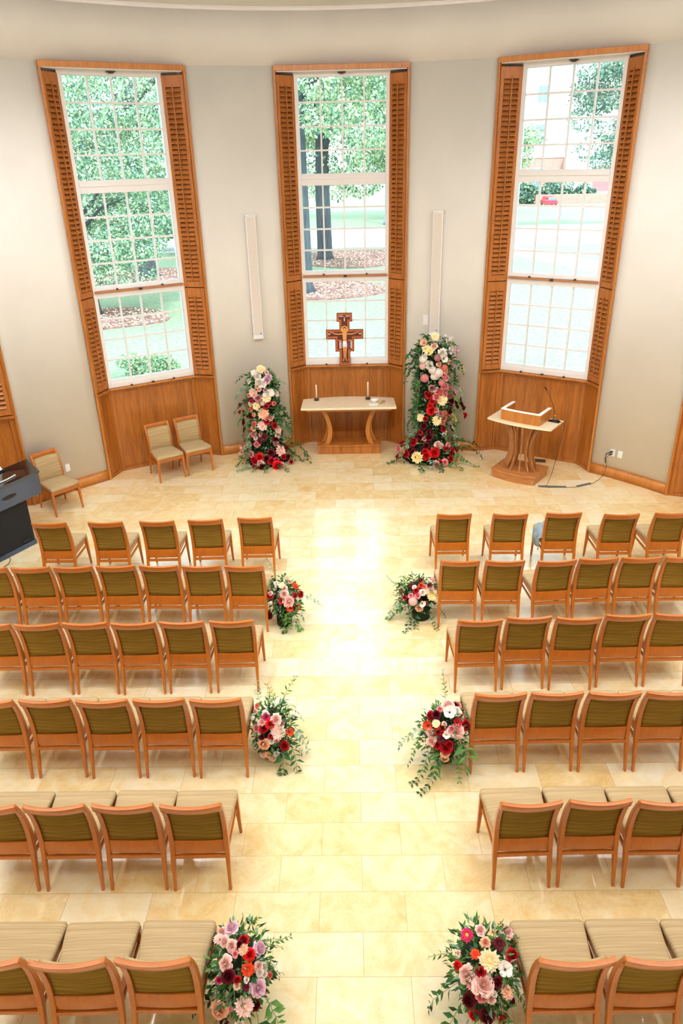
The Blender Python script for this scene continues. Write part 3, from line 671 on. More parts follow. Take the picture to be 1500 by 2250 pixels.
# ================================================================== LECTERN
le = empty('lectern', (2.715, 11.03, 0), R(-36)); tag(le, 'curved-rib wooden lectern with pale stone top below the right window', 'lectern')
def bowed(hw, y0, y1, bow, n=10):
    fr_ = [(-hw + 2 * hw * k / n, y0 - bow * (1 - (2 * k / n - 1) ** 2)) for k in range(n + 1)]
    return fr_ + [(hw, y1), (-hw, y1)]
mb = MB(); mb.prism(bowed(.365, -.245, .29, .055), 0, .115); mb.prism(bowed(.38, -.26, .305, .055), .115, .15); mb.build('base', M['oak_base'], le, .004)
nf = 12
for k in range(nf):
    a = R(-172 + 344 * k / (nf - 1) - 90) if False else R(-90 + (k - (nf - 1) / 2) * 27.5)
    ca, sa = math.cos(a), math.sin(a)
    mb = MB(); rings = []
    for j in range(19):
        t = j / 18; z = .15 + t * .775
        ro = .200 + .135 * (abs(t - .5) / .5) ** 1.9 + .03 * max(0, t - .5)
        ri = ro - .065 - .02 * (1 - abs(2 * t - 1)); ri = max(.02, ri)
        ex, ey = 1.0, .62
        tx, ty = -sa, ca; h = .0095
        po_ = (ro * ca * ex, ro * sa * ey); pi_ = (ri * ca * ex, ri * sa * ey)
        rings.append([(pi_[0] - tx * h, pi_[1] - ty * h, z), (po_[0] - tx * h, po_[1] - ty * h, z), (po_[0] + tx * h, po_[1] + ty * h, z), (pi_[0] + tx * h, pi_[1] + ty * h, z)])
    mb.loft(rings, 0, False); mb.build('rib', M['oak_fin'], le, .002)
mb = MB(); mb.prism(bowed(.535, -.20, .30, .075), .935, .965); mb.build('stone_top', M['stone'], le, .005)
mb = MB(); mb.prism(bowed(.36, -.14, .24, .04), .915, .935); mb.build('support_board', M['oak_fin'], le)
def U(mb, w_, t, z0, z1, y0, y1, bow):
    n = 8
    for k in range(n):
        xa = -w_ + 2 * w_ * k / n; xb = -w_ + 2 * w_ * (k + 1) / n
        ya = y0 - bow * (1 - (xa / w_) ** 2); yb = y0 - bow * (1 - (xb / w_) ** 2)
        mb.hexa([(xa, ya, z0), (xb, yb, z0), (xb, yb + t, z0), (xa, ya + t, z0), (xa, ya, z1), (xb, yb, z1), (xb, yb + t, z1), (xa, ya + t, z1)])
    mb.box(-w_, -w_ + t, y0 + t, y1, z0, z1); mb.box(w_ - t, w_, y0 + t, y1, z0, z1)
mb = MB(); U(mb, .325, .04, .965, 1.135, -.16, .27, .02); mb.build('book_surround', M['oak_edge'], le)
mb = MB(); U(mb, .332, .054, 1.135, 1.147, -.167, .275, .02); o = mb.build('white_rim', M['china'], le); o['label'] = 'glossy white rim'
mb = MB(); mb.hexa([(-.285, -.12, .965), (.285, -.12, .965), (.285, .25, .965), (-.285, .25, .965), (-.285, -.12, 1.07), (.285, -.12, 1.07), (.285, .25, .985), (-.285, .25, .985)]); mb.build('reading_desk', M['oak_edge'], le)
# microphone
mi_ = empty('gooseneck_microphone', (3.17, 10.93, .965), R(-36)); tag(mi_, 'black gooseneck microphone on the right of the lectern top', 'microphone')
mb = MB(); mb.hexa([(-.10, -.055, 0), (.09, -.055, 0), (.09, .055, 0), (-.10, .055, 0), (-.075, -.03, .018), (.05, -.03, .03), (.05, .03, .03), (-.075, .03, .018)]); mb.build('foot', M['black'], mi_, .004)
mb = MB(); mb.lathe([(.022, .022), (.02, .05), (.014, .09), (.012, .10)], 16); mb.build('stem', M['metal'], mi_)
mb = MB(); mb.tube([(0, 0, .09), (-.02, .0, .17), (-.07, .02, .28), (-.14, .04, .40), (-.20, .05, .47)], .0042, 8); mb.build('neck', M['blackmat'], mi_)
mb = MB(); mb.tube([(-.195, .049, .465), (-.225, .054, .50), (-.235, .056, .51)], [.010, .012, .008], 10); mb.build('capsule', M['blackmat'], mi_)
cb = MB(); cb.tube([(3.24, 10.89, .975), (3.285, 10.84, .972), (3.30, 10.82, .93), (3.25, 10.80, .55), (3.16, 10.72, .16), (3.08, 10.62, .02), (2.98, 10.56, .007), (3.10, 10.545, .006), (3.42, 10.53, .006), (3.56, 10.55, .006), (3.80, 10.66, .006), (3.95, 10.80, .01), (4.06, 10.90, .06), (4.09, 10.93, .2), (4.07, 10.935, .34), cyl_pt(43.1, .40, .055)], .0035, 6)
tag(cb.build('microphone_cable', M['blackmat']), 'thin black cable from the lectern microphone to the wall outlet', 'cable')
for (a, b, lab) in (((2.93, 10.573), (3.36, 10.53), 'flat grey tape strip over the cable at the lectern foot'), ((3.55, 10.545), (3.80, 10.655), 'flat grey tape strip over the cable halfway to the wall')):
    mb = MB(); mb.obox(a, b, .05, .0005, .011); tag(mb.build('tape_strip', plain('grey_tape', srgb(104, 102, 98), .7), None, .002), lab, 'tape', 'tape strips over the lectern cable')

# ================================================================== PIANO / CONSOLE
pn = empty('upright_piano', (-4.457, 8.935, 0), math.atan2(.873, .488)); tag(pn, 'glossy black upright piano seen from behind at the left edge', 'piano')
M['black_blue_reflect'] = plain('black_lacquer_blue_reflection', srgb(26, 44, 78), .10, spec=.9)  # black lacquer, its blue window reflection put into the base colour
mb = MB(); mb.box(-1.35, 0, 0, .42, .07, .70); mb.build('rear_panel', M['blackcloth'], pn, .004)
mb = MB(); mb.box(-1.35, .012, -.012, .43, 0, .07); mb.build('kick_board', M['black_blue_reflect'], pn, .004)
mb = MB(); mb.prism([(-1.40, -.055), (.23, -.055), (.44, .43), (-1.40, .43)], .695, 1.0); mb.build('key_bed', M['black_blue_reflect'], pn, .006)
mb = MB(); mb.prism([(-1.42, -.075), (.245, -.075), (.465, .45), (-1.42, .45)], 1.0, 1.025); mb.build('lid', M['black'], pn, .004)
mb = MB()
mb.prism([(-.27 + .11 * math.cos(a * PI / 8), .84 + .0 + .028 * math.sin(a * PI / 8)) for a in range(16)], 0, .01)
mb.v = [(x, -.056 - z * .4, y) for x, y, z in mb.v]; mb.build('hand_slot', M['blackmat'], pn)
mb = MB(); mb.box(-.20, -.08, -.02, -.012, .10, .135); mb.build('jack_plate', M['blackmat'], pn)
bd = MB()
for k in range(30):  # row of small white balls along the lid
    t = k / 29; x = -.75 + .72 * t + .0; y = .10 + .06 * math.sin(t * 3.6 + 2.2) * 1
    bd.ball((x, y, 1.036), .011, n=8)
bo = bd.build('white_ball_row', M['china']); bo.location = pn.location; bo.rotation_euler = pn.rotation_euler
tag(bo, 'row of small white balls lying on the black piano lid', 'beads')
mr = empty('sheet_music', (-4.84, 9.02, 1.026), R(60)); tag(mr, 'white sheet of music propped on a dark rest on the piano lid', 'sheet')
mb = MB(); mb.hexa([(-.16, 0, .02), (.12, 0, .02), (.12, .004, .02), (-.16, .004, .02), (-.16, .10, .16), (.12, .10, .16), (.12, .104, .16), (-.16, .104, .16)]); mb.build('page', M['paper'], mr)
mb = MB(); mb.box(-.2, .14, -.03, .05, 0, .02); mb.build('rest', M['blackmat'], mr)
pc = MB(); pc.tube([(-4.66, 8.50, .03), (-4.62, 8.47, .01), (-4.60, 8.35, .006), (-4.66, 8.22, .006), (-4.8, 8.05, .006)], .004, 6)
tag(pc.build('piano_cable', M['blackmat']), 'thin black cable trailing from the foot of the piano', 'cable')

# ================================================================== JACKET on a front row chair
jk = MB(); nx, ny = 26, 22; g = []
for j in range(ny):
    for i in range(nx):
        u, v_ = i / (nx - 1), j / (ny - 1)
        x = -.225 + .33 * u; y = .12 + .36 * v_
        h = .012 + .075 * math.exp(-((u - .42) ** 2) / .10 - ((v_ - .5) ** 2) / .12) + .016 * math.sin(19 * u + 7 * v_) * math.sin(13 * v_ + 5 * u) + .010 * math.sin(31 * u * v_ + 3)
        z = .466 + max(.006, h)
        if u < .16: z -= (.16 - u) * 1.25; x = -.240 + .02 * math.sin(9 * v_)
        g.append((x, y, z))
fs = [(j * nx + i, j * nx + i + 1, (j + 1) * nx + i + 1, (j + 1) * nx + i) for j in range(ny - 1) for i in range(nx - 1)]
jk.add(g, fs, 0, True); jo = jk.build('folded_jacket', M['denim']); so_ = jo.modifiers.new('thick', 'SOLIDIFY'); so_.thickness = .008; so_.offset = 1
jo.location = (2.543, 7.912, 0); jo.rotation_euler = (0, 0, R(-1)); tag(jo, 'crumpled pale blue jacket left on a front row chair seat', 'jacket')

FLOWERS = {
 'L': '-1.494 11.78 1.633 dy 9;-1.417 11.79 1.583 rb 4;-1.599 11.79 1.568 dw 8;-1.547 11.75 1.541 rw 6;-1.419 11.74 1.482 rl 7;-1.384 11.77 1.514 rl 6;-1.508 11.71 1.45 rw 8;-1.465 11.71 1.431 rw 7;-1.67 11.78 1.452 rw 5;-1.557 11.7 1.389 rb 4;-1.529 11.7 1.333 rp 4;-1.612 11.72 1.282 db 10;-1.699 11.78 1.199 rp 4;-1.44 11.7 1.317 rl 4;-1.458 11.7 1.248 pw 5;-1.368 11.73 1.274 dw 8;-1.298 11.79 1.241 rw 6;-1.435 11.7 1.182 dy 9;-1.553 11.7 1.184 rd 7;-1.642 11.73 1.138 rm 5;-1.667 11.75 1.085 dy 7;-1.591 11.71 1.058 dy 8;-1.496 11.7 1.084 pb 5;-1.757 11.84 1.019 rl 4;-1.762 11.84 1.063 rd 6;-1.4 11.71 1.102 rr 5;-1.328 11.75 1.079 rc 4;-1.444 11.7 1.045 rr 5;-1.856 11.83 1.034 rr 4;-1.871 11.83 0.904 rr 4;-1.809 11.83 0.922 rr 3;-1.675 11.75 0.98 rc 5;-1.632 11.73 0.904 rp 4;-1.499 11.7 0.917 dp 11;-1.453 11.7 0.849 rc 6;-1.386 11.72 0.841 rb 5;-1.443 11.7 0.79 rr 6;-1.68 11.76 0.861 rg 5;-1.815 11.83 0.733 dg 8;-1.799 11.84 0.827 rg 5;-1.743 11.84 0.835 rg 5;-1.644 11.73 0.745 rc 5;-1.522 11.7 0.714 db 10;-1.661 11.74 0.654 rp 6;-1.346 11.74 0.697 rr 6;-1.305 11.78 0.594 db 9;-1.308 11.77 0.528 rb 6;-1.816 11.83 0.595 dg 7;-1.725 11.83 0.563 rc 5;-1.671 11.75 0.532 rk 6;-1.56 11.7 0.568 rk 3;-1.563 11.7 0.529 rk 3;-1.508 11.7 0.508 dg 8;-1.645 11.73 0.47 rw 4;-1.55 11.7 0.439 dg 8;-1.669 11.74 0.417 rg 6;-1.339 11.74 0.441 rg 6;-1.331 11.72 0.388 rd 5;-1.854 11.88 0.317 dp 10;-1.88 11.88 0.236 rb 7;-1.619 11.69 0.375 rk 6;-1.928 11.89 0.131 rb 5;-1.722 11.66 0.208 rd 6;-1.271 11.69 0.249 db 12;-1.189 11.79 0.259 dr 7;-1.397 11.63 0.244 rg 7;-1.271 11.75 0.336 rg 5;-1.585 11.6 0.189 rs 8;-1.683 11.6 0.131 rr 6;-1.644 11.57 0.102 rr 6;-1.577 11.55 0.089 rb 7;-1.409 11.57 0.118 rr 7;-1.473 11.58 0.155 rg 6;-1.325 11.59 0.128 rm 5;-1.308 11.55 0.054 rs 9;-1.236 11.57 0.05 rk 5;-1.217 11.66 0.154 rr 5;-1.156 11.71 0.138 rg 5;-1.094 11.69 0.05 rr 4;-1.679 11.53 0.05 rr 5;-1.511 11.51 0.05 rg 5;-1.568 11.51 0.05 rg 5',
 'R': '1.344 11.76 2.124 dy 8;1.529 11.85 2.05 rw 9;1.574 11.86 2.074 rw 6;1.191 11.78 2.022 ap 7;1.584 11.86 1.962 rw 3;1.327 11.71 1.992 ra 6;1.214 11.73 1.944 dy 9;1.256 11.7 1.929 dY 8;1.455 11.69 1.899 rw 7;1.591 11.8 1.898 rw 7;1.668 11.83 1.884 rl 7;1.469 11.7 1.863 rw 6;1.369 11.68 1.808 pd 6;1.467 11.7 1.785 aw 7;1.607 11.84 1.78 rw 7;1.614 11.84 1.746 rb 6;1.54 11.74 1.733 ra 5;1.623 11.84 1.666 rl 5;1.179 11.72 1.785 pw 7;1.214 11.7 1.846 rw 5;1.171 11.72 1.677 pb 6;1.263 11.69 1.701 rw 7;1.395 11.68 1.712 rp 5;1.472 11.7 1.649 pc 6;1.315 11.68 1.617 pw 7;1.4 11.68 1.57 pw 8;1.619 11.84 1.632 rl 5;1.765 11.82 1.594 dy 11;1.492 11.71 1.589 rp 6;1.335 11.68 1.508 pw 6;1.38 11.68 1.502 rl 5;1.489 11.71 1.526 rk 6;1.523 11.73 1.456 rk 6;1.644 11.84 1.44 rc 7;1.208 11.7 1.488 pk 7;1.459 11.7 1.408 pk 6;1.529 11.74 1.325 rk 5;1.48 11.71 1.323 rk 5;1.59 11.84 1.248 rk 7;1.313 11.68 1.318 rd 6;1.354 11.68 1.294 rl 6;1.395 11.68 1.252 rc 6;1.503 11.72 1.203 rk 6;1.612 11.84 1.14 rk 7;1.447 11.69 1.26 rc 5;1.7 11.83 1.189 rl 5;1.662 11.83 1.154 rm 6;1.381 11.68 1.158 rk 7;1.465 11.7 1.109 dy 12;1.238 11.69 1.223 rr 4;1.272 11.68 1.184 rr 6;1.321 11.68 1.089 rs 6;1.361 11.68 1.1 rr 6;1.295 11.68 1.018 rs 5;1.309 11.68 0.934 rs 8;1.633 11.84 1.044 dg 9;1.612 11.84 1.009 rg 7;1.768 11.82 1.072 dg 7;1.796 11.82 0.964 dg 9;1.728 11.83 0.962 rg 7;1.822 11.82 0.915 rg 6;1.616 11.84 0.912 rg 7;1.595 11.84 0.852 rg 7;1.389 11.68 0.933 rk 5;1.451 11.7 0.865 rd 5;1.519 11.74 0.862 rc 5;1.572 11.81 0.777 rc 6;1.856 11.81 0.79 rr 6;1.162 11.72 0.797 dy 8;1.228 11.69 0.8 rr 5;1.396 11.68 0.758 dy 10;1.681 11.83 0.726 dY 11;1.51 11.73 0.769 rc 6;1.488 11.72 0.724 rc 6;1.592 11.84 0.662 rc 6;1.506 11.73 0.598 rr 6;1.215 11.69 0.654 rg 6;1.31 11.68 0.545 rg 6;1.654 11.83 0.547 dg 8;1.687 11.83 0.596 rd 4;1.542 11.77 0.527 rw 4;1.53 11.75 0.479 rw 4;1.168 11.71 0.525 rr 5;1.169 11.7 0.454 rg 6;1.3 11.67 0.463 rg 7;1.214 11.67 0.427 rk 4;1.246 11.62 0.346 rg 6;1.421 11.62 0.343 rb 7;1.481 11.63 0.332 rb 5;1.587 11.68 0.311 rk 6;1.067 11.71 0.365 rr 8;0.911 11.88 0.253 rr 8;0.84 11.96 0.159 rk 6;0.965 11.74 0.274 rb 4;0.886 11.77 0.194 rp 5;0.944 11.66 0.179 rr 7;1.051 11.61 0.209 rg 8;0.809 11.74 0.086 rr 5;1.105 11.55 0.157 dY 12;1.239 11.57 0.253 rr 6;1.254 11.53 0.187 rs 8;1.378 11.56 0.23 rs 9;1.402 11.58 0.278 rr 6;1.56 11.63 0.262 rr 5;1.655 11.67 0.219 rr 6;1.737 11.75 0.193 rr 6;1.635 11.57 0.114 rr 6;1.716 11.6 0.082 rc 5;1.546 11.5 0.075 rk 6;1.457 11.48 0.072 rr 5;1.408 11.45 0.05 rk 7',
 'A': '-0.751 6.942 0.59 dp 9;-0.662 6.896 0.509 do 11;-0.806 6.828 0.562 dy 10;-0.776 6.806 0.539 rb 8;-0.78 6.768 0.487 rb 12;-0.614 6.924 0.385 rr 9;-0.668 6.81 0.438 rr 8;-0.94 6.833 0.458 rb 7;-0.945 6.825 0.432 rr 9;-0.731 6.751 0.4 rb 15;-0.812 6.741 0.415 ar 9;-0.726 6.746 0.321 ao 10;-0.689 6.768 0.321 rg 9;-0.632 6.857 0.253 ro 9;-0.964 6.841 0.16 dg 13;-0.66 6.812 0.238 rb 7;-0.637 6.834 0.381 rw 5;-0.715 6.892 0.566 rp 5;-0.87 6.865 0.565 rw 6;-0.841 6.766 0.474 rg 6',
 'B': '0.731 6.997 0.503 dg 9;0.626 6.953 0.465 dg 8;0.521 6.961 0.375 dg 8;0.837 6.976 0.442 dg 8;0.736 6.94 0.466 ro 7;0.677 6.902 0.426 rr 8;0.774 6.937 0.451 rk 7;0.879 7.125 0.428 rb 10;0.695 6.874 0.377 rk 8;0.643 6.861 0.311 pb 12;0.62 6.886 0.373 rk 7;0.862 6.926 0.35 dY 17;0.853 6.953 0.405 rb 10;0.753 6.894 0.405 rw 9;0.743 6.855 0.285 aw 10;0.716 6.852 0.225 rp 10;0.554 6.907 0.333 rr 6;0.597 6.875 0.308 rg 8;0.797 6.869 0.275 rr 4;0.806 6.914 0.403 dy 9;0.66 6.927 0.453 rw 6',
 'C': '-0.874 4.992 0.468 rc 8;-0.885 4.919 0.465 rk 6;-0.781 4.822 0.515 rw 10;-0.777 4.809 0.508 rm 10;-0.81 4.781 0.469 rb 11;-0.692 4.79 0.49 rb 14;-0.737 4.757 0.468 rs 12;-0.795 4.742 0.43 rr 11;-0.863 4.778 0.406 rk 10;-0.675 4.731 0.403 db 21;-0.585 4.791 0.347 ao 11;-0.798 4.701 0.297 rp 15;-0.73 4.695 0.331 rw 7;-0.628 4.733 0.245 rr 12;-0.731 4.708 0.382 rr 8;-0.771 4.72 0.157 dp 12;-0.743 4.767 0.073 db 14;-0.827 4.77 0.103 db 9;-0.699 4.721 0.159 rw 8;-0.886 4.776 0.342 rw 6;-0.835 4.739 0.381 rw 4;-0.64 4.788 0.451 rd 6;-0.683 4.705 0.335 rk 7;-0.814 4.719 0.36 rg 7;-0.908 4.89 0.42 rw 6',
 'D': '0.774 4.834 0.579 rb 13;0.779 4.764 0.568 aw 13;0.623 4.784 0.518 rr 9;0.668 4.766 0.545 rg 9;0.702 4.807 0.57 rk 6;0.834 4.85 0.564 rg 8;0.862 4.889 0.541 rk 8;0.844 4.794 0.557 rw 9;0.597 4.73 0.46 ao 10;0.838 4.698 0.514 ar 9;0.913 4.723 0.468 rr 10;0.662 4.7 0.503 dy 9;0.83 4.652 0.467 rb 14;0.786 4.654 0.488 rk 8;0.71 4.663 0.492 rr 8;0.672 4.656 0.46 rr 8;0.708 4.618 0.416 dg 10;0.738 4.629 0.45 aw 8;0.768 4.643 0.476 rw 6;0.622 4.645 0.363 rb 10;0.611 4.684 0.429 rb 8;0.667 4.615 0.351 rr 8;0.738 4.593 0.337 rr 11;0.763 4.598 0.372 rr 8;0.732 4.592 0.281 rp 9;0.732 4.604 0.211 rp 8;0.728 4.683 0.518 rb 5',
 'E': '-0.779 2.846 0.606 rl 15;-0.843 2.849 0.569 rb 10;-0.853 2.801 0.57 db 13;-0.809 2.762 0.602 rb 11;-0.762 2.73 0.613 rb 12;-0.695 2.765 0.612 rr 11;-0.715 2.736 0.614 rg 8;-0.692 2.715 0.603 dp 12;-0.603 2.758 0.542 rl 15;-0.655 2.699 0.579 rs 12;-0.787 2.648 0.575 rb 15;-0.659 2.632 0.545 do 15;-0.769 2.596 0.54 rg 14;-0.826 2.597 0.507 rm 7;-0.715 2.583 0.528 rr 8;-0.716 2.564 0.505 ra 8;-0.602 2.674 0.511 rb 9;-0.595 2.652 0.48 rw 8;-0.573 2.669 0.441 rw 7;-0.571 2.695 0.46 rw 7;-0.548 2.707 0.367 rc 7;-0.604 2.599 0.423 rl 17;-0.664 2.593 0.512 rw 6;-0.667 2.57 0.484 dg 9;-0.839 2.551 0.29 rp 18;-0.679 2.525 0.374 db 22;-0.621 2.564 0.316 rg 11;-0.815 2.528 0.217 rg 10;-0.736 2.688 0.603 rk 7;-0.568 2.644 0.32 rk 5;-0.759 2.513 0.368 rk 5;-0.723 2.53 0.187 rw 9',
 'F': '0.639 2.805 0.588 dm 13;0.719 2.818 0.616 rb 10;0.737 2.742 0.617 rp 9;0.897 2.884 0.505 rb 13;0.817 2.742 0.599 dg 13;0.67 2.689 0.588 do 10;0.897 2.72 0.526 rr 12;0.58 2.736 0.526 rb 5;0.571 2.684 0.489 rs 8;0.746 2.652 0.586 dy 20;0.614 2.626 0.504 rb 15;0.834 2.629 0.539 aw 14;0.69 2.61 0.548 rr 9;0.704 2.565 0.503 rb 19;0.645 2.582 0.487 dk 14;0.692 2.535 0.44 rk 11;0.745 2.525 0.432 rb 8;0.839 2.56 0.443 dp 14;0.785 2.574 0.511 rg 9;0.625 2.552 0.373 rg 13;0.662 2.548 0.237 rs 10;0.729 2.517 0.28 rg 14;0.829 2.535 0.221 dr 11;0.764 2.537 0.459 rw 5;0.886 2.578 0.32 rg 6',
}

# ================================================================== FLOWERS
PAL = {'y': ((250, 232, 190), (250, 214, 130)), 'Y': ((252, 236, 176), (250, 208, 92)), 'w': ((250, 240, 232), (250, 234, 218)), 'b': ((246, 206, 198), (246, 184, 166)),
       'p': ((246, 190, 160), (240, 160, 120)), 'k': ((238, 150, 156), (228, 116, 126)), 'l': ((236, 196, 214), (228, 168, 194)), 'd': ((206, 140, 140), (184, 112, 114)),
       'm': ((206, 40, 96), (160, 14, 60)), 'r': ((176, 14, 28), (120, 6, 16)), 's': ((222, 22, 26), (170, 8, 12)), 'o': ((228, 70, 28), (190, 40, 14)),
       'c': ((236, 130, 118), (222, 100, 84)), 'g': ((96, 8, 24), (58, 4, 14)), 'a': ((248, 214, 190), (240, 180, 140))}
CN = {'y': 'cream', 'Y': 'pale yellow', 'w': 'ivory white', 'b': 'blush pink', 'p': 'peach', 'k': 'rose pink', 'l': 'lilac pink', 'd': 'dusty pink', 'm': 'magenta', 'r': 'dark red', 's': 'scarlet', 'o': 'orange', 'c': 'coral', 'g': 'burgundy', 'a': 'apricot'}
PM = {}
def petal_mat(c):
    if c in PM: return PM[c]
    m_, nt, bs = newmat('petal_' + CN[c].replace(' ', '_'))
    tc = N(nt, 'ShaderNodeTexCoord'); ln = N(nt, 'ShaderNodeVectorMath', operation='LENGTH'); nt.links.new(tc.outputs['Object'], ln.inputs[0])
    nz = N(nt, 'ShaderNodeTexNoise'); nz.inputs['Scale'].default_value = 5; nt.links.new(tc.outputs['Object'], nz.inputs['Vector'])
    ad = N(nt, 'ShaderNodeMath', operation='MULTIPLY_ADD'); ad.inputs[1].default_value = .5; nt.links.new(nz.outputs['Fac'], ad.inputs[0]); nt.links.new(ln.outputs['Value'], ad.inputs[2])
    r_ = ramp(nt, ad.outputs[0], [(.38, srgb(*PAL[c][1])), (.85, srgb(*PAL[c][0]))]); nt.links.new(r_.outputs[0], bs.inputs['Base Color'])
    bs.inputs['Roughness'].default_value = .6; bs.inputs['Specular IOR Level'].default_value = .25
    PM[c] = m_; return m_
M['stamen'] = plain('dark_stamens', srgb(34, 30, 44), .6)
M['pollen'] = plain('yellow_centre', srgb(236, 176, 60), .7)
M['leafg'] = None
def patch(mb, fn, nu, nv, mi=0):
    g = [fn(i / (nu - 1), j / (nv - 1)) for j in range(nv) for i in range(nu)]
    mb.add(g, [(j * nu + i, j * nu + i + 1, (j + 1) * nu + i + 1, (j + 1) * nu + i) for j in range(nv - 1) for i in range(nu - 1)], mi, True)
def fl_rose(seed):
    rd = random.Random(seed); mb = MB()
    mb.ball((0, 0, .10), .22, .22, .30, 8)
    for k, (n, rho, h, op, wd) in enumerate(((6, 1.0, .20, .55, .60), (6, .82, .42, .50, .58), (5, .62, .60, .38, .66), (5, .44, .72, .22, .74), (4, .28, .80, .08, .9), (3, .14, .82, .0, 1.1))):
        for i in range(n):
            a0 = 2 * PI * (i + .5 * (k % 2)) / n + rd.uniform(-.2, .2); jr = rd.uniform(.88, 1.08)
            def fn(u, v_, a0=a0, rho=rho, h=h, op=op, wd=wd, jr=jr):
                a = a0 + (u - .5) * 2 * wd * (1 - .25 * v_ ** 3)
                edge = 1 - .20 * (2 * u - 1) ** 2 * v_
                r_ = rho * jr * (.30 + .70 * math.sin(min(1, v_ * 1.1) * PI / 2)) * (1 if v_ < .8 else 1 + op * (v_ - .8))
                z = -.12 + h * 1.15 * v_ * edge - op * .9 * max(0, v_ - .72) - (.14 if rho > .9 else 0) * v_
                r_ *= 1 + .07 * math.sin(5.5 * u + 9 * a0) * v_; z += .05 * math.sin(7 * u + 5 * a0) * v_ * v_
                return (r_ * math.cos(a), r_ * math.sin(a), z)
            patch(mb, fn, 6, 6)
    return mb
def fl_dahlia(seed, centre=False):
    rd = random.Random(seed); mb = MB(); mb.ball((0, 0, .05), .3, .3, .22, 8, 1 if centre else 0)
    for k, (n, l, el, w_) in enumerate(((13, 1.0, 2, .17), (13, .90, 16, .17), (11, .74, 32, .16), (9, .56, 48, .14), (6, .38, 66, .10))):
        if centre and k > 2: break
        for i in range(n):
            a = 2 * PI * (i + .5 * (k % 2)) / n + rd.uniform(-.08, .08); e = R(el + rd.uniform(-6, 6)); L = l * rd.uniform(.9, 1.08)
            dx, dy = math.cos(a), math.sin(a)
            def fn(u, v_, dx=dx, dy=dy, e=e, L=L, w_=w_):
                s = (u - .5) * 2; wv = w_ * math.sin(PI * min(.98, .12 + v_ * .88)) ** .7 * 1.15
                r_ = .12 + (L - .12) * v_ * math.cos(e); z = .02 + (L) * v_ * math.sin(e) * .75 + .07 * abs(s) * wv / w_ - .10 * v_ * v_
                return (r_ * dx - s * wv * dy, r_ * dy + s * wv * dx, z)
            patch(mb, fn, 3, 4)
    return mb
def fl_pom(seed):
    mb = MB(); mb.ball((0, 0, 0), .82, .82, .76, 14); n = 90
    for k in range(n):
        z = 1 - 1.7 * (k + .5) / n; r_ = math.sqrt(max(0, 1 - z * z)); a = k * 2.39996
        p = Vector((r_ * math.cos(a), r_ * math.sin(a), z)); t = Vector((-math.sin(a), math.cos(a), 0)); u = p.cross(t) * -1
        s = .10 + .07 * (1 - z) / 2
        c = p * .80; tip = p * 1.0 - u * .05
        mb.add([c - t * s, c - u * s * 1.1, c + t * s, c + u * s * 1.2, tip - t * s * .7, tip - u * s * .2, tip + t * s * .7, tip + u * s],
               [(0, 1, 5, 4), (1, 2, 6, 5), (2, 3, 7, 6), (3, 0, 4, 7)], 0, True)
    return mb
def fl_anem(seed):
    rd = random.Random(seed); mb = MB()
    for k, n in ((0, 5), (1, 4)):
        for i in range(n):
            a0 = 2 * PI * (i + .4 * k) / n + rd.uniform(-.1, .1); l = 1 - .08 * k
            def fn(u, v_, a0=a0, l=l, k=k):
                a = a0 + (u - .5) * 1.5 * (1 - .3 * v_ * v_); r_ = l * (.08 + .92 * v_) * (1 - .12 * (2 * u - 1) ** 2)
                return (r_ * math.cos(a), r_ * math.sin(a), .05 * k + .42 * v_ * v_ + .04 * math.sin(9 * u))
            patch(mb, fn, 5, 4)
    mb.ball((0, 0, .14), .15, .15, .13, 8, 1)
    for i in range(18):
        a = 2 * PI * i / 18; mb.ball((.25 * math.cos(a), .25 * math.sin(a), .15), .028, .028, .03, 4, 1)
    return mb
FM = {}
TYP = {'r': ('rose', fl_rose), 'd': ('dahlia', fl_dahlia), 'p': ('pompon_dahlia', fl_pom), 'a': ('anemone', fl_anem)}
def flower_mesh(code, var):
    k = (code, var)
    if k not in FM:
        t, c = code
        if t == 'd' and c in 'm': mb = fl_dahlia(var, True); mats = [petal_mat(c), M['pollen']]
        elif t == 'a': mb = fl_anem(var); mats = [petal_mat(c), M['stamen']]
        else: mb = TYP[t][1](var); mats = [petal_mat(c)]
        FM[k] = mb.mesh(TYP[t][0], mats)
    return FM[k]
def leaf_material(name, c0, c1, rough=.5):
    m_, nt, bs = newmat(name); mp = mapping(nt, (3, 3, 3)); nz = N(nt, 'ShaderNodeTexNoise'); nz.inputs['Scale'].default_value = 2.3; nz.inputs['Detail'].default_value = 3
    nt.links.new(mp.outputs[0], nz.inputs['Vector']); r_ = ramp(nt, nz.outputs['Fac'], [(.32, c0), (.68, c1)]); nt.links.new(r_.outputs[0], bs.inputs['Base Color'])
    bs.inputs['Roughness'].default_value = rough; bs.inputs['Specular IOR Level'].default_value = .3; return m_
M['leafg'] = leaf_material('fresh_leaf', srgb(44, 92, 36), srgb(104, 152, 70))
M['leafd'] = leaf_material('deep_leaf', srgb(22, 62, 28), srgb(56, 106, 52))
M['leafe'] = leaf_material('eucalyptus_leaf', srgb(92, 128, 104), srgb(150, 178, 146))
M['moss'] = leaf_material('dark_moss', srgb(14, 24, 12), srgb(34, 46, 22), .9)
M['stemg'] = plain('green_stem', srgb(90, 120, 60), .6)
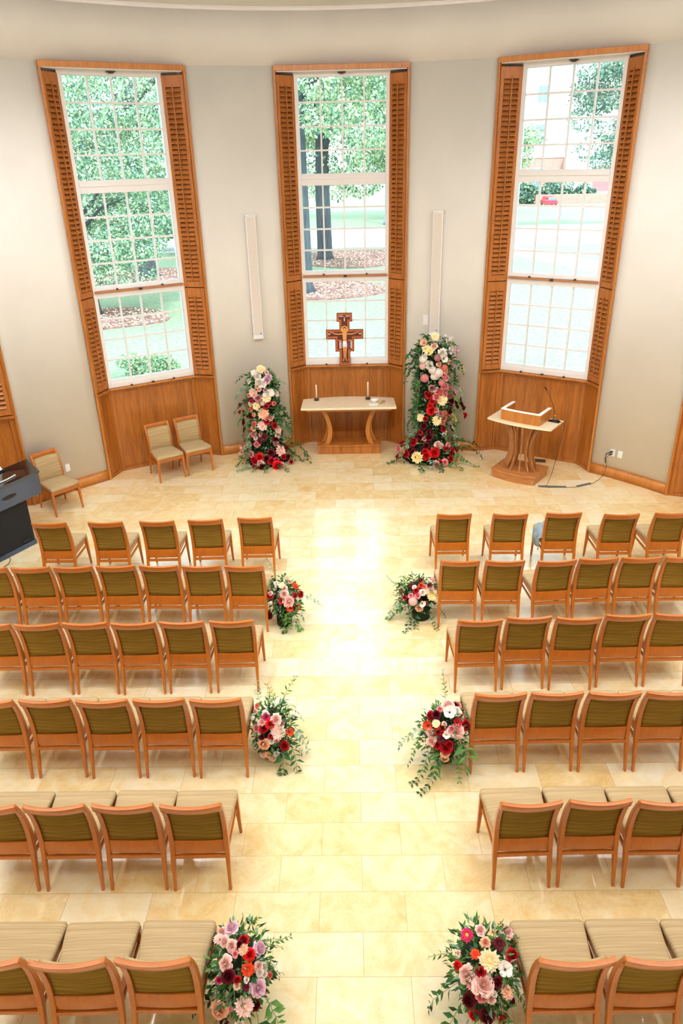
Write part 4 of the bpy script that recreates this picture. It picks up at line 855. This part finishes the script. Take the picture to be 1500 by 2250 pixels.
class Leaves:
    """many folded leaves in one mesh"""
    def __init__(s): s.V = []; s.mi = []; s.stem = MB()
    def leaf(s, p, d, l, w_, mi=0, up=None):
        d = d.normalized(); up = up or Vector((RNG.normal(), RNG.normal(), 1.2 + RNG.normal() * .4))
        sd = d.cross(up)
        if sd.length < 1e-3: sd = d.cross(Vector((1, 0, 0)))
        sd.normalize(); n = sd.cross(d)
        s.V += [p, p + d * l * .45 + sd * w_ / 2 + n * l * .05, p + d * l - n * l * .10, p + d * l * .45 - sd * w_ / 2 + n * l * .05, p + d * l * .5 - n * l * .03]
        s.mi.append(mi)
    def sprig(s, p, d, L, n, ll, lw, droop=.5, mi=0, curl=0.0):
        p = Vector(p); d = Vector(d).normalized(); pts = [p.copy()]; st = L / n
        for k in range(n):
            d = (d + Vector((RNG.normal() * .12 + curl * .1, RNG.normal() * .12, -droop / n * 1.4 + RNG.normal() * .05))).normalized()
            p = p + d * st
            if p.z < .012: p.z = .012; d.z = max(d.z, .02)
            pts.append(p.copy())
            side = d.cross(Vector((0, 0, 1))); side = side.normalized() if side.length > .01 else Vector((1, 0, 0))
            for sg in (-1, 1):
                q = (d * .55 + side * sg * (.8 + RNG.normal() * .2) + Vector((0, 0, RNG.normal() * .35))).normalized()
                f = (1 - .45 * k / n) * RNG.uniform(.75, 1.15)
                s.leaf(p, q, ll * f, lw * f, mi)
        s.stem.tube(pts, .0018, 4)
    def build(s, name, mats, parent):
        V = [tuple(v) for v in s.V]; F = []; mi = []
        for k in range(len(s.mi)):
            b = 5 * k; F += [(b, b + 1, b + 4), (b + 1, b + 2, b + 4), (b + 2, b + 3, b + 4), (b + 3, b, b + 4)]; mi += [s.mi[k]] * 4
        n = len(V); F2 = [tuple(i + n for i in f) for f in s.stem.f]
        me = bpy.data.meshes.new(name); me.from_pydata(V + s.stem.v, [], F + F2)
        for m_ in mats: me.materials.append(m_)
        me.materials.append(M['stemg']); me.polygons.foreach_set('material_index', mi + [len(mats)] * len(F2)); me.polygons.foreach_set('use_smooth', [True] * len(me.polygons)); me.update()
        o = bpy.data.objects.new(name, me); C.objects.link(o); o.parent = parent; return o
LM = [M['leafg'], M['leafd'], M['leafe']]
def put_flowers(root, base, txt, rscale, normal_fn, push=0.0):
    for k, it in enumerate(txt.split(';')):
        a = it.split(); p = Vector((float(a[0]), float(a[1]), float(a[2]))); code = a[3]; rr = float(a[4]) * rscale
        n = normal_fn(p); n += Vector((RNG.normal(), RNG.normal(), RNG.normal())) * .16; n.normalize()
        o = bpy.data.objects.new(TYP[code[0]][0], flower_mesh(code, k % 3)); C.objects.link(o); o.parent = root
        q = n.to_track_quat('Z', 'Y'); o.rotation_mode = 'QUATERNION'; o.rotation_quaternion = q @ Euler((0, 0, RNG.uniform(0, 6.28))).to_quaternion()
        o.location = p - base + n * push; o.scale = (rr, rr, rr)
        o['label'] = '%s %s' % (CN[code[1]], TYP[code[0]][0].replace('_', ' '))
def column(key, ax, ay, rf, top, lab):
    root = empty('flower_column', (ax, ay, 0)); tag(root, lab, 'flowers', 'tall flower columns beside the altar'); base = Vector((ax, ay, 0))
    mb = MB(); rings = []
    for k in range(24):
        z = top * k / 23 * .95; r_ = max(.04, rf(z) * .80)
        rings.append([(r_ * 1.3 * math.cos(a) * (1 + .12 * math.sin(5 * a + k)), r_ * math.sin(a) * (1 + .12 * math.sin(4 * a + k * 1.7)), z) for a in [2 * PI * i / 18 for i in range(18)]])
    mb.loft(rings); mb.build('mossy_core', M['moss'], root)
    put_flowers(root, base, FLOWERS[key], 1 / 102.0, lambda p: Vector(((p.x - ax) * 1.0, (p.y - ay) * 1.3 - .05, .10)).normalized(), .045)
    L = Leaves()
    for k in range(2300):
        z = top * RNG.uniform(0, 1) ** .85; a = RNG.uniform(0, 2 * PI); r_ = rf(z) * RNG.uniform(.80, 1.2)
        p = Vector((r_ * 1.3 * math.cos(a), r_ * math.sin(a), z + .01)); d = Vector((math.cos(a) + RNG.normal() * .5, math.sin(a) + RNG.normal() * .5, RNG.normal() * .6))
        L.leaf(p, d, RNG.uniform(.045, .09), RNG.uniform(.022, .042), int(RNG.choice([0, 0, 1, 2])))
    L.build('foliage', LM, root)
    return root
colL = column('L', -1.5, 11.86, lambda z: (.17 + .18 * max(0, 1 - z / .45) ** 1.2) if z < 1.4 else .17 * max(.2, 1 - (z - 1.4) * 2.2), 1.6, 'shorter flower column left of the altar, white flowers above and red below')
colR = column('R', 1.33, 11.86, lambda z: (.19 + .24 * max(0, 1 - z / .5) ** 1.2) if z < 1.9 else .19 * max(.2, 1 - (z - 1.9) * 2.), 2.08, 'taller flower column right of the altar, white flowers above and red below')
def vines(root, specs, name='trailing_vine', lk=1.0):
    for (p, d, ln, n, ll, lw, dr, mi) in specs:
        L = Leaves(); L.sprig(p, d, ln, n, ll * lk, lw * lk, dr, mi); L.build(name, LM, root)
# left column sprays (local coordinates about the column axis)
vines(colL, [((-.05, -.10, 1.50), (-.6, -.1, .6), .42, 9, .07, .032, 1.4, 1), ((-.10, -.10, 1.36), (-1, -.1, .5), .45, 9, .07, .034, 1.3, 2), ((.08, -.1, 1.5), (.7, -.1, .45), .32, 7, .06, .03, 1.2, 2),
 ((-.15, -.1, 1.15), (-1, -.2, .35), .42, 9, .075, .04, 1.3, 1), ((-.18, -.1, 1.0), (-1, -.2, .1), .40, 9, .075, .04, 1.5, 0), ((-.18, -.12, .85), (-1, -.2, -.1), .40, 9, .07, .03, 1.8, 0), ((-.2, -.12, .6), (-1, -.2, -.1), .36, 9, .07, .025, 1.6, 2),
 ((.15, -.12, 1.02), (1, -.25, .3), .42, 8, .095, .055, 1.4, 1), ((.18, -.12, .88), (1, -.2, .15), .40, 8, .095, .055, 1.6, 1), ((.16, -.1, .72), (1, -.1, .1), .50, 11, .06, .022, 1.6, 0), ((.2, -.1, .52), (1, .0, .15), .52, 12, .06, .022, 1.6, 0),
 ((.25, -.05, .34), (1, .05, .2), .66, 13, .085, .034, 1.1, 1), ((.25, -.1, .25), (1, .0, .1), .55, 12, .07, .03, .9, 1), ((-.25, -.2, .2), (-1, -.4, -.1), .35, 8, .07, .03, .8, 0), ((-.25, -.3, .1), (-.8, -.8, -.1), .30, 8, .07, .03, .5, 2), ((.2, -.35, .1), (.7, -.5, 0), .28, 7, .06, .025, .4, 1),
 ((0, -.38, .1), (.1, -1, 0), .2, 6, .06, .025, .4, 1), ((-.1, -.38, .1), (-.3, -1, 0), .2, 6, .06, .025, .4, 2), ((-.2, -.15, .40), (-1, -.3, .1), .3, 8, .07, .03, 1.4, 2)], lk=1.5)
vines(colR, [((-.05, -.1, 2.0), (-.25, -.1, 1), .30, 7, .085, .04, 1.0, 1), ((-.1, -.1, 1.95), (-.9, -.1, .55), .40, 8, .09, .042, 1.4, 1), ((-.15, -.1, 1.85), (-1, -.2, .3), .45, 10, .085, .04, 1.6, 1), ((-.15, -.12, 1.75), (-1, -.1, .1), .48, 11, .085, .04, 2.0, 1), ((-.15, -.12, 1.65), (-1, -.1, -.1), .45, 11, .08, .038, 2.0, 1), ((-.12, -.14, 1.5), (-1, -.1, -.2), .40, 10, .075, .035, 2.0, 0),
 ((.12, -.1, 2.0), (.6, -.1, .6), .26, 6, .06, .03, 1.0, 0), ((.2, -.1, 1.8), (1, -.1, .35), .42, 9, .08, .04, 1.4, 1), ((.2, -.1, 1.65), (1, -.1, .1), .40, 9, .08, .04, 1.8, 1), ((.2, -.1, 1.45), (1, -.1, .1), .48, 10, .07, .032, 1.8, 2), ((.22, -.1, 1.25), (1, -.1, .1), .50, 11, .075, .036, 1.9, 0), ((.22, -.1, 1.0), (1, -.1, .0), .50, 12, .07, .032, 2.2, 0), ((.2, -.1, .85), (1, 0, .0), .5, 12, .07, .03, 2.0, 0), ((.25, -.1, .7), (1, -.1, .0), .48, 12, .065, .028, 2.0, 2),
 ((-.2, -.12, 1.05), (-1, -.2, .2), .34, 8, .08, .04, 1.8, 1), ((-.2, -.12, .85), (-1, -.2, .0), .34, 8, .08, .04, 1.6, 1), ((-.2, -.15, .6), (-1, -.2, .0), .36, 9, .075, .03, 1.5, 2), ((-.25, -.15, .45), (-1, -.1, .1), .40, 10, .07, .026, 1.2, 2),
 ((.3, -.05, .35), (1, .05, .2), .62, 13, .07, .034, 1.0, 1), ((.3, -.15, .28), (1, -.2, .1), .70, 14, .065, .03, .8, 1), ((.3, -.25, .15), (1, -.4, 0), .55, 11, .07, .032, .5, 0), ((-.4, -.2, .12), (-1, -.3, 0), .35, 8, .07, .032, .5, 1), ((-.15, -.42, .1), (-.3, -1, 0), .26, 7, .07, .03, .4, 1), ((.1, -.42, .1), (.2, -1, 0), .24, 7, .07, .03, .4, 1), ((.3, -.4, .1), (.6, -1, 0), .28, 7, .065, .03, .4, 0), ((0, -.40, .14), (0, -1, 0), .2, 6, .07, .03, .5, 2)], lk=1.5)
def arrangement(key, c, rad, rscale, lab, sprigs, pot=(0, 0, .085, .24)):
    root = empty('aisle_bouquet', (c[0], c[1], 0)); tag(root, lab, 'flowers', 'flower bouquets at the ends of the chair rows'); base = Vector((c[0], c[1], 0)); cc = Vector(c)
    put_flowers(root, base, FLOWERS[key], rscale * 1.12, lambda p: Vector(((p.x - cc.x) / rad[0] ** 2, (p.y - cc.y) / rad[1] ** 2 - 2.0, (p.z - cc.z) / rad[2] ** 2 + 3.0)).normalized())
    mb = MB(); mb.lathe([(pot[2] * .82, 0), (pot[2], .01), (pot[2] * 1.12, pot[3]), (pot[2] * .9, pot[3] + .005), (pot[2] * .8, pot[3] - .02)], 24, (pot[0], pot[1], 0)); mb.build('pot', M['moss'], root)
    mb = MB(); mb.ball((0, 0, c[2] + .02), rad[0] * .62, rad[1] * .62, rad[2] * .55, 14); mb.build('leafy_core', M['moss'], root)
    L = Leaves()
    for k in range(620):
        v_ = Vector((RNG.normal(), RNG.normal(), RNG.normal())).normalized(); q = RNG.uniform(.55, .96)
        p = Vector((v_.x * rad[0] * q, v_.y * rad[1] * q, c[2] + v_.z * rad[2] * q))
        if p.z < .03: continue
        d = Vector((v_.x, v_.y, v_.z * .6)) + Vector((RNG.normal(), RNG.normal(), RNG.normal())) * .45
        L.leaf(p, d, RNG.uniform(.035, .07), RNG.uniform(.014, .03), int(RNG.choice([0, 0, 1, 1, 2])))
    for k in range(16):
        a = RNG.uniform(0, 2 * PI); z = c[2] + rad[2] * RNG.uniform(-.2, .8)
        L.sprig((math.cos(a) * rad[0] * .5, math.sin(a) * rad[1] * .5, z), (math.cos(a), math.sin(a), .5), RNG.uniform(.12, .2), 5, .035, .012, 1.0, int(RNG.choice([0, 1, 2])))
    L.build('foliage', LM, root)
    vines(root, sprigs, 'trailing_sprig')
    return root
arrangement('A', (-.80, 6.93, .33), (.19, .2, .27), .0039, 'bouquet beside the second left row with hanging bright green leaves',
  [((-.08, .05, .50), (-.2, .3, 1), .34, 8, .055, .016, .2, 0), ((.1, -.12, .36), (.15, -.6, -.2), .30, 6, .10, .045, 2.2, 0), ((.04, -.13, .34), (0, -.6, -.3), .30, 6, .10, .045, 2.2, 0), ((.14, -.1, .38), (.5, -.4, 0), .26, 6, .09, .04, 2, 0), ((.15, .0, .38), (1, .1, .2), .30, 6, .07, .03, .9, 2), ((.0, -.14, .2), (.1, -.8, -.5), .22, 5, .07, .04, 1.5, 1), ((.1, -.12, .14), (.6, -.5, -.3), .2, 5, .07, .04, 1.2, 0)], (-.01, -.02, .085, .28))
arrangement('B', (.70, 7.07, .26), (.24, .22, .26), .0039, 'bouquet beside the second right row with a pale yellow dahlia',
  [((-.16, .05, .32), (-.8, .2, .9), .24, 6, .05, .018, .4, 0), ((-.15, -.08, .22), (-1, -.2, .1), .26, 6, .075, .05, 1.2, 2), ((-.15, -.1, .16), (-1, -.3, .0), .26, 6, .07, .045, 1.2, 0), ((-.08, -.15, .14), (-.5, -1, 0), .30, 7, .065, .035, .9, 1), ((.1, -.14, .14), (.6, -.8, .1), .28, 7, .055, .03, 1.0, 1), ((.15, -.12, .24), (1, -.5, .1), .24, 6, .05, .02, 1.0, 1), ((-.02, -.18, .12), (-.1, -1, 0), .16, 4, .07, .04, .8, 1)], (.05, -.06, .10, .20))
arrangement('C', (-.74, 4.93, .28), (.2, .24, .27), .0031, 'bouquet beside the fourth left row with one big blush dahlia',
  [((.06, .14, .40), (.4, .5, .8), .28, 6, .07, .02, .5, 0), ((.02, .14, .40), (-.1, .5, .8), .2, 5, .05, .016, .4, 0), ((.14, -.12, .26), (.4, -.7, -.3), .30, 6, .10, .045, 1.4, 1), ((.08, -.16, .2), (.2, -.9, -.2), .28, 6, .10, .045, 1.2, 1), ((.16, -.02, .28), (1, -.3, .0), .26, 5, .08, .04, 1.4, 2), ((-.12, .14, .42), (-.2, .5, .8), .2, 5, .05, .018, .4, 2), ((.12, -.08, .24), (.9, -.4, .0), .2, 5, .06, .025, 1.2, 0)])
arrangement('D', (.76, 4.83, .30), (.23, .24, .28), .0040, 'bouquet beside the fourth right row with long trailing leaves',
  [((.02, .14, .46), (.0, .3, 1), .34, 8, .05, .014, .2, 0), ((-.16, .0, .32), (-1, .0, .3), .30, 7, .065, .035, 1.0, 2), ((-.16, -.06, .28), (-1, -.3, .0), .30, 8, .06, .03, 1.5, 0), ((-.12, -.12, .22), (-.6, -.8, .0), .36, 9, .065, .03, 1.2, 1), ((-.05, -.16, .2), (-.2, -1, .0), .40, 10, .065, .035, 1.0, 1), ((.10, -.16, .34), (.2, -.7, .5), .18, 3, .14, .045, .8, 0), ((.14, -.14, .30), (.5, -.8, -.2), .24, 4, .13, .04, 1.4, 0), ((.0, -.16, .26), (-.8, -.8, .1), .22, 4, .12, .035, .8, 0), ((.08, -.16, .14), (.3, -1, 0), .2, 5, .05, .02, .6, 0)])
arrangement('E', (-.74, 2.78, .34), (.2, .27, .28), .0026, 'bouquet at the near left aisle corner with orange and peach blooms',
  [((-.16, .02, .36), (-1, .0, .5), .24, 6, .06, .02, .6, 1), ((-.14, .0, .32), (-1, -.2, .2), .2, 5, .055, .022, .8, 1), ((-.14, -.12, .22), (-1, -.3, .1), .18, 5, .06, .03, .8, 1), ((.16, .06, .42), (.8, .3, .7), .16, 5, .05, .02, .6, 0), ((.16, -.12, .24), (.7, -.6, -.2), .22, 5, .10, .045, 1.2, 0), ((.12, -.2, .2), (.4, -.9, -.2), .24, 5, .10, .045, 1.2, 1), ((-.12, -.2, .16), (-.6, -.8, 0), .2, 5, .06, .03, .8, 1)])
arrangement('F', (.74, 2.78, .34), (.22, .27, .28), .00295, 'bouquet at the near right aisle corner with a magenta dahlia on top',
  [((-.16, -.06, .26), (-1, -.2, .0), .28, 6, .07, .03, 1.2, 1), ((-.14, -.14, .2), (-.7, -.7, .0), .30, 7, .07, .035, 1.0, 1), ((.16, -.02, .34), (1, -.3, .1), .24, 7, .05, .022, 1.2, 1), ((.16, -.10, .30), (1, -.5, .0), .22, 6, .05, .022, 1.4, 0), ((-.16, .06, .34), (-1, .2, .3), .16, 4, .05, .02, .6, 0), ((.08, -.18, .26), (.3, -.9, .0), .2, 5, .075, .035, 1.0, 0), ((-.1, -.2, .14), (-.4, -1, 0), .22, 6, .07, .035, .6, 1)])

# ================================================================== OUTSIDE
GZ = -.3
M['grass'] = leaf_material('lawn', GR0, GR1, .95)
M['mulch'] = plain('mulch', MULCH, .95, var=.5, vs_=5)
M['road'] = plain('concrete_road', srgb(214, 212, 216), .9, var=.03)
M['bark'] = wood('bark', BARK0, BARK1, scale=(9, 9, 1.2), rough=.95, fine=(40, 40, 4), coat=0)
g = MB(); g.add([(-70, 12.9, GZ), (110, 12.9, GZ), (110, 150, GZ), (-70, 150, GZ)], [(0, 1, 2, 3)]); tag(g.build('lawn_ground', M['grass']), kind='structure')
g = MB(); g.box(-70, 110, 46.5, 58, GZ - .1, GZ + .015); tag(g.build('road', M['road']), kind='structure')
g = MB(); pts = [(7.0, 46.5), (9.2, 40.6), (13.5, 29), (15.6, 30), (11.5, 41.2), (9.4, 46.5)]; g.prism(pts, GZ - .05, GZ + .012); tag(g.build('footpath', M['road']), kind='structure')
g = MB(); g.box(-70, 110, 46.2, 46.5, GZ, GZ + .09); g.box(-70, 110, 58, 58.3, GZ, GZ + .09); tag(g.build('kerb', M['road']), kind='structure')
def bed(cx, cy, rx, ry, lab):
    mb = MB(); pts = [(cx + rx * math.cos(a) * (1 + .07 * math.sin(3 * a + cx)), cy + ry * math.sin(a) * (1 + .07 * math.cos(4 * a))) for a in [2 * PI * k / 40 for k in range(40)]]
    mb.prism(pts, GZ - .05, GZ + .04); o = mb.build('mulch_bed', M['mulch']); tag(o, lab, 'mulch bed')
    L = Leaves()
    for k in range(1300):
        a = RNG.uniform(0, 6.28); q = math.sqrt(RNG.uniform()) * .97
        L.leaf(Vector((cx + rx * q * math.cos(a), cy + ry * q * math.sin(a), GZ + .05)), Vector((RNG.normal(), RNG.normal(), .1)), .085, .06, 0)
    lo = L.build('fallen_leaves', [M['fallen']], o); lo['kind'] = 'stuff'
M['fallen'] = leaf_material('fallen_leaf', srgb(226, 190, 168), srgb(250, 226, 208), .9)
bed(-1.2, 31.6, 3.0, 2.2, 'brown mulch bed around the nearest trunk outside the centre window')
bed(.2, 41.8, 3.6, 3.6, 'leaf-strewn mulch bed by the rear trunk outside the centre window')
bed(-9.0, 26.4, 2.6, 1.9, 'mulch bed on the lawn low in the left window')
bed(-9.2, 36.2, 3.6, 3.0, 'mulch bed around the dark trunk in the left window')
def leaf_cloud(name, parent, blobs, per, size, mats, wts, shell=.55):
    """leaf tufts: each blob = (x,y,z,rx,ry,rz)"""
    V = []; F = []; mi = []
    nb = len(blobs); n = per * nb
    B = np.array(blobs)[np.repeat(np.arange(nb), per)]
    v = RNG.normal(size=(n, 3)); v /= np.linalg.norm(v, axis=1)[:, None]
    q = RNG.uniform(shell, 1.03, size=(n, 1)) ** .7
    c = B[:, :3] + v * q * B[:, 3:6]
    d = v + RNG.normal(size=(n, 3)) * .6; d[:, 2] -= .35; d /= np.linalg.norm(d, axis=1)[:, None]
    upv = v * .5 + np.array([0, 0, 1.0]) + RNG.normal(size=(n, 3)) * .45
    sd = np.cross(d, upv); sd /= np.linalg.norm(sd, axis=1)[:, None] + 1e-9
    l = RNG.uniform(.7, 1.25, size=(n, 1)) * size
    nn = np.cross(sd, d)
    P = np.stack([c, c + d * l * .45 + sd * l * .36, c + d * l - nn * l * .15, c + d * l * .45 - sd * l * .36], 1).reshape(-1, 3)
    me = bpy.data.meshes.new(name); me.vertices.add(4 * n); me.vertices.foreach_set('co', P.ravel())
    me.loops.add(4 * n); me.loops.foreach_set('vertex_index', np.arange(4 * n)); me.polygons.add(n)
    me.polygons.foreach_set('loop_start', np.arange(0, 4 * n, 4)); me.polygons.foreach_set('loop_total', np.full(n, 4))
    for m_ in mats: me.materials.append(m_)
    me.polygons.foreach_set('material_index', RNG.choice(len(mats), size=n, p=wts).astype(np.int32)); me.update(calc_edges=True)
    o = bpy.data.objects.new(name, me); C.objects.link(o)
    if parent is not None: o.parent = parent
    return o
M['tl1'] = leaf_material('tree_leaf_light', TL1[0], TL1[1], .8); M['tl2'] = leaf_material('tree_leaf_mid', TL2[0], TL2[1], .8); M['tl3'] = leaf_material('tree_leaf_blue', TL3[0], TL3[1], .8)
def blobs_in(cx, cy, cz, rx, ry, rz, n, br, seed):
    rd = np.random.default_rng(seed); out = []
    for k in range(n):
        v = rd.normal(size=3); v /= np.linalg.norm(v); q = rd.uniform(.35, 1) ** .6
        b = br * rd.uniform(.7, 1.3)
        out.append((cx + v[0] * rx * q, cy + v[1] * ry * q, cz + v[2] * rz * q, b, b, b * .62))
    return out
def tree(x, y, tr_, th, crown, nb, br, per, size, wts, lab, seed, branches=5, grp=None):
    root = empty('tree', (x, y, GZ)); tag(root, lab, 'tree', grp)
    mb = MB(); rd = random.Random(seed)
    pts = [(0, 0, -.1), (0, 0, .25), (rd.uniform(-.1, .1), 0, th * .35), (rd.uniform(-.2, .2), 0, th * .7), (rd.uniform(-.3, .3), 0, th)]
    mb.tube(pts, [tr_ * 1.6, tr_ * 1.12, tr_, tr_ * .82, tr_ * .5], 14)
    for k in range(branches):
        a = 2 * PI * k / branches + rd.uniform(-.4, .4); z0 = th * rd.uniform(.45, .9); l = rd.uniform(.6, 1.0) * crown[3]
        mb.tube([(0, 0, z0), (math.cos(a) * l * .4, math.sin(a) * l * .4, z0 + l * .35), (math.cos(a) * l * .85, math.sin(a) * l * .85, z0 + l * .5)], [tr_ * .38, tr_ * .24, tr_ * .08], 8)
    mb.build('trunk', M['bark'], root)
    bl = blobs_in(crown[0], crown[1], crown[2], crown[3], crown[4], crown[5], nb, br, seed)
    leaf_cloud('crown', root, bl, per, size, [M['tl1'], M['tl2'], M['tl3']], wts)
    return root
# left window
tree(-9.4, 27.2, .20, 4.0, (.9, 0, 4.5, 3.2, 2.4, 4.1), 84, .85, 560, .10, [.35, .4, .25], 'leafy tree with a slim trunk filling the left window', 3)
tree(-9.7, 36.4, .42, 9, (0.5, 0, 9.0, 5.5, 3, 5.2), 64, 1.2, 520, .14, [.6, .3, .1], 'broad tree with a thick dark trunk behind the slim one in the left window', 5)
tree(-17.5, 33, .3, 8, (0, 0, 6.0, 4.5, 3, 5.2), 42, 1.2, 450, .14, [.3, .4, .3], 'tree at the far left edge of the left window view', 8)
# centre window
tree(-2.05, 31.2, .46, 10, (1.6, 1.0, 8.6, 4.4, 2.8, 3.3), 50, 1.0, 560, .13, [.55, .3, .15], 'near tree with a mossy straight trunk in the centre window', 11)
tree(-1.35, 41.6, .37, 11, (2.0, 1.0, 8.3, 6.4, 3.4, 5.2), 80, 1.25, 560, .16, [.6, .25, .15], 'tree with a forked grey trunk and low canopy in the centre window', 13)
tree(5.5, 66, .4, 9, (0, 0, 8.2, 7, 3, 5.6), 60, 1.6, 420, .22, [.4, .35, .25], 'distant round tree across the road in the centre window', 17)
tree(-8.5, 72, .4, 9, (0, 0, 8.2, 8, 3, 6.0), 60, 1.7, 400, .22, [.4, .35, .25], 'distant tree across the road left of the round one', 19)
# right window
tree(19.6, 52.0, .30, 9, (-.9, 0, 7.6, 4.5, 3, 4.4), 60, 1.1, 480, .17, [.1, .3, .6], 'blue green tree at the right side of the right window', 23)
tree(14.2, 74, .35, 7, (0, 0, 5.5, 3.2, 2.4, 2.8), 30, 1.1, 380, .22, [.7, .2, .1], 'pale small tree in front of the far building', 29)
tree(-15.5, 55, .35, 9, (0, 0, 8.5, 6.5, 3, 7.0), 70, 1.5, 460, .17, [.35, .4, .25], 'tall tree behind the broad one, high in the left window', 61)
tree(-30, 60, .35, 9, (0, 0, 8.5, 8, 3, 8.0), 60, 2.0, 460, .22, [.35, .4, .25], 'distant leafy tree behind the others in the left window', 62)
# shrubs
def shrub(x, y, rx, ry, rz, per, size, wts, lab, seed, grp=None):
    root = empty('shrub', (x, y, GZ)); tag(root, lab, 'shrub', grp)
    mb = MB()
    for k in range(4):
        a = k * 1.7; mb.tube([(0, 0, 0), (rx * .3 * math.cos(a), ry * .3 * math.sin(a), rz * .7)], [.05, .02], 6)
    mb.build('stem', M['bark'], root)
    leaf_cloud('foliage', root, blobs_in(0, 0, rz * .85, rx * .8, ry * .8, rz * .6, 16, rz * .5, seed), per, size, [M['tl1'], M['tl2'], M['tl3']], wts)
shrub(-8.2, 46.0, 2.6, 1.5, 2.2, 240, .2, [.3, .5, .2], 'rounded green shrub right of the dark trunk in the left window', 31)
shrub(-12.2, 47.5, 3.0, 1.5, 2.6, 240, .22, [.3, .5, .2], 'large shrub behind the slim trunk in the left window', 32)
shrub(-5.2, 18.4, 1.2, .6, .40, 220, .07, [.7, .3, 0], 'low clipped bush just outside the left window', 33, 'low clipped bushes under the left window')
shrub(-6.6, 17.0, 1.0, .6, .40, 220, .07, [.7, .3, 0], 'low clipped bush just outside the far corner of the left window', 34, 'low clipped bushes under the left window')
for k, (x, y, r_) in enumerate(((19.0, 84.5, 1.5), (22.3, 84.5, 1.6), (25.0, 84.8, 1.2), (32.5, 84.0, 1.5))):
    shrub(x, y, r_, .9, r_ * .85, 150, .3, [.1, .3, .6], ['dark shrub at the left end of the far building', 'dark shrub second from the left before the far building', 'small dark shrub nearest the far entrance', 'dark shrub right of the far entrance'][k], 40 + k, 'shrubs in front of the far building')
for k, (x, y, h) in enumerate(((6.55, 38.3, 3.2),)):
    shrub(x, y, .55, .55, h * .55, 200, .14, [.4, .5, .1], 'narrow shrub at the left edge of the right window', 50)
# far building
bd_ = empty('far_building', (27, 92, GZ)); tag(bd_, 'pale far building with brick ground floor seen through the right window', 'building')
M['pale'] = plain('pale_render', srgb(236, 228, 228), .9, var=.02); M['brick'] = plain('pink_brick', srgb(196, 140, 132), .9, var=.1, vs_=3); M['darkglass'] = plain('far_window_glass', srgb(120, 142, 172), .2)
mb = MB(); mb.box(-16, 22, 0, 10, 4.3, 17); mb.build('upper_storeys', M['pale'], bd_)
mb = MB(); mb.box(-16, 22, .1, 10, 0, 4.3); mb.build('brick_storey', M['brick'], bd_)
mb = MB(); mb.box(-2.5, 4.5, -2.5, .1, 0, 4.6); mb.build('entrance_porch', M['pale'], bd_)
mb = MB(); mb.box(-3.5, 5.5, -5, -2.5, 0, .5); mb.box(-3.0, 5.0, -4.2, -2.5, .5, .8); mb.build('steps', M['road'], bd_)
mb = MB(); mb.box(.2, 2.0, -2.56, -2.5, .8, 3.4); mb.build('entrance_door', plain('dusky_door', srgb(176, 110, 116), .6), bd_)
for z0, z1 in ((1.2, 3.2), (6.0, 7.6), (9.8, 11.4), (13.4, 14.8)):
    for x in (-13.6, -10.2, -9.0, -5.6, 7, 8.3, 12, 16):
        mb = MB(); mb.box(x - .5, x + .5, -.03, .05, z0, z1); f = mb.build('window', M['darkglass'], bd_)
        mb = MB(); mb.box(x - .56, x + .56, -.05, -.03, z1, z1 + .12); mb.box(x - .02, x + .02, -.05, -.03, z0, z1); mb.box(x - .5, x + .5, -.05, -.03, (z0 + z1) / 2 - .03, (z0 + z1) / 2 + .03); mb.build('window_frame', M['white'], f)
# low wall, car, lamp post
mb = MB(); mb.box(19.5, 27.0, 83.0, 83.3, GZ, GZ + .9); tag(mb.build('garden_wall', M['brick'], None, .02), 'low pinkish brick wall before the far building', 'wall')
car = empty('parked_car', (20.3, 80.6, GZ)); tag(car, 'small red car parked by the low wall in the right window', 'car')
car.scale = (.62, .62, .62)
red = plain('car_red', srgb(214, 60, 84), .25)
mb = MB(); prof_ = [(-.95, .25), (.95, .25), (.98, .65), (.90, .85), (.72, .92), (.60, 1.35), (-.60, 1.35), (-.72, .92), (-.90, .85), (-.98, .65)]
mb.v = [(x, -1.9, z) for x, z in prof_] + [(x, 1.9, z) for x, z in prof_]; n = len(prof_)
mb.f = [tuple(range(n)), tuple(reversed(range(n, 2 * n)))] + [((i + 1) % n, i, n + i, n + (i + 1) % n) for i in range(n)]; mb.mi = [0] * len(mb.f); mb.sm = [False] * len(mb.f)
mb.build('body', red, car, .08)
mb = MB(); mb.hexa([(-.62, -1.93, .90), (.62, -1.93, .90), (.62, -1.9, .90), (-.62, -1.9, .90), (-.52, -1.93, 1.28), (.52, -1.93, 1.28), (.52, -1.9, 1.28), (-.52, -1.9, 1.28)]); mb.build('windscreen', M['darkglass'], car)
for x in (-.85, .85):
    for y in (-1.2, 1.2):
        mb = MB(); mb.loft([[(xx, y + .31 * math.cos(a), .31 + .31 * math.sin(a)) for a in [2 * PI * k / 16 for k in range(16)]] for xx in (x - .1, x + .1)]); mb.build('wheel', M['blackmat'], car)
lp = empty('lamp_post', (2.95, 62.5, GZ)); tag(lp, 'blue grey lamp post at the right edge of the centre window', 'lamp post')
pm = plain('blue_grey_paint', srgb(120, 148, 186), .5)
mb = MB(); mb.lathe([(.26, 0), (.26, .25), (.14, .45), (.12, 4.4)], 12); mb.build('post', pm, lp)
mb = MB(); mb.lathe([(.14, 4.4), (.3, 4.6), (.26, 5.1), (.05, 5.3)], 12); mb.build('lantern', M['white'], lp)
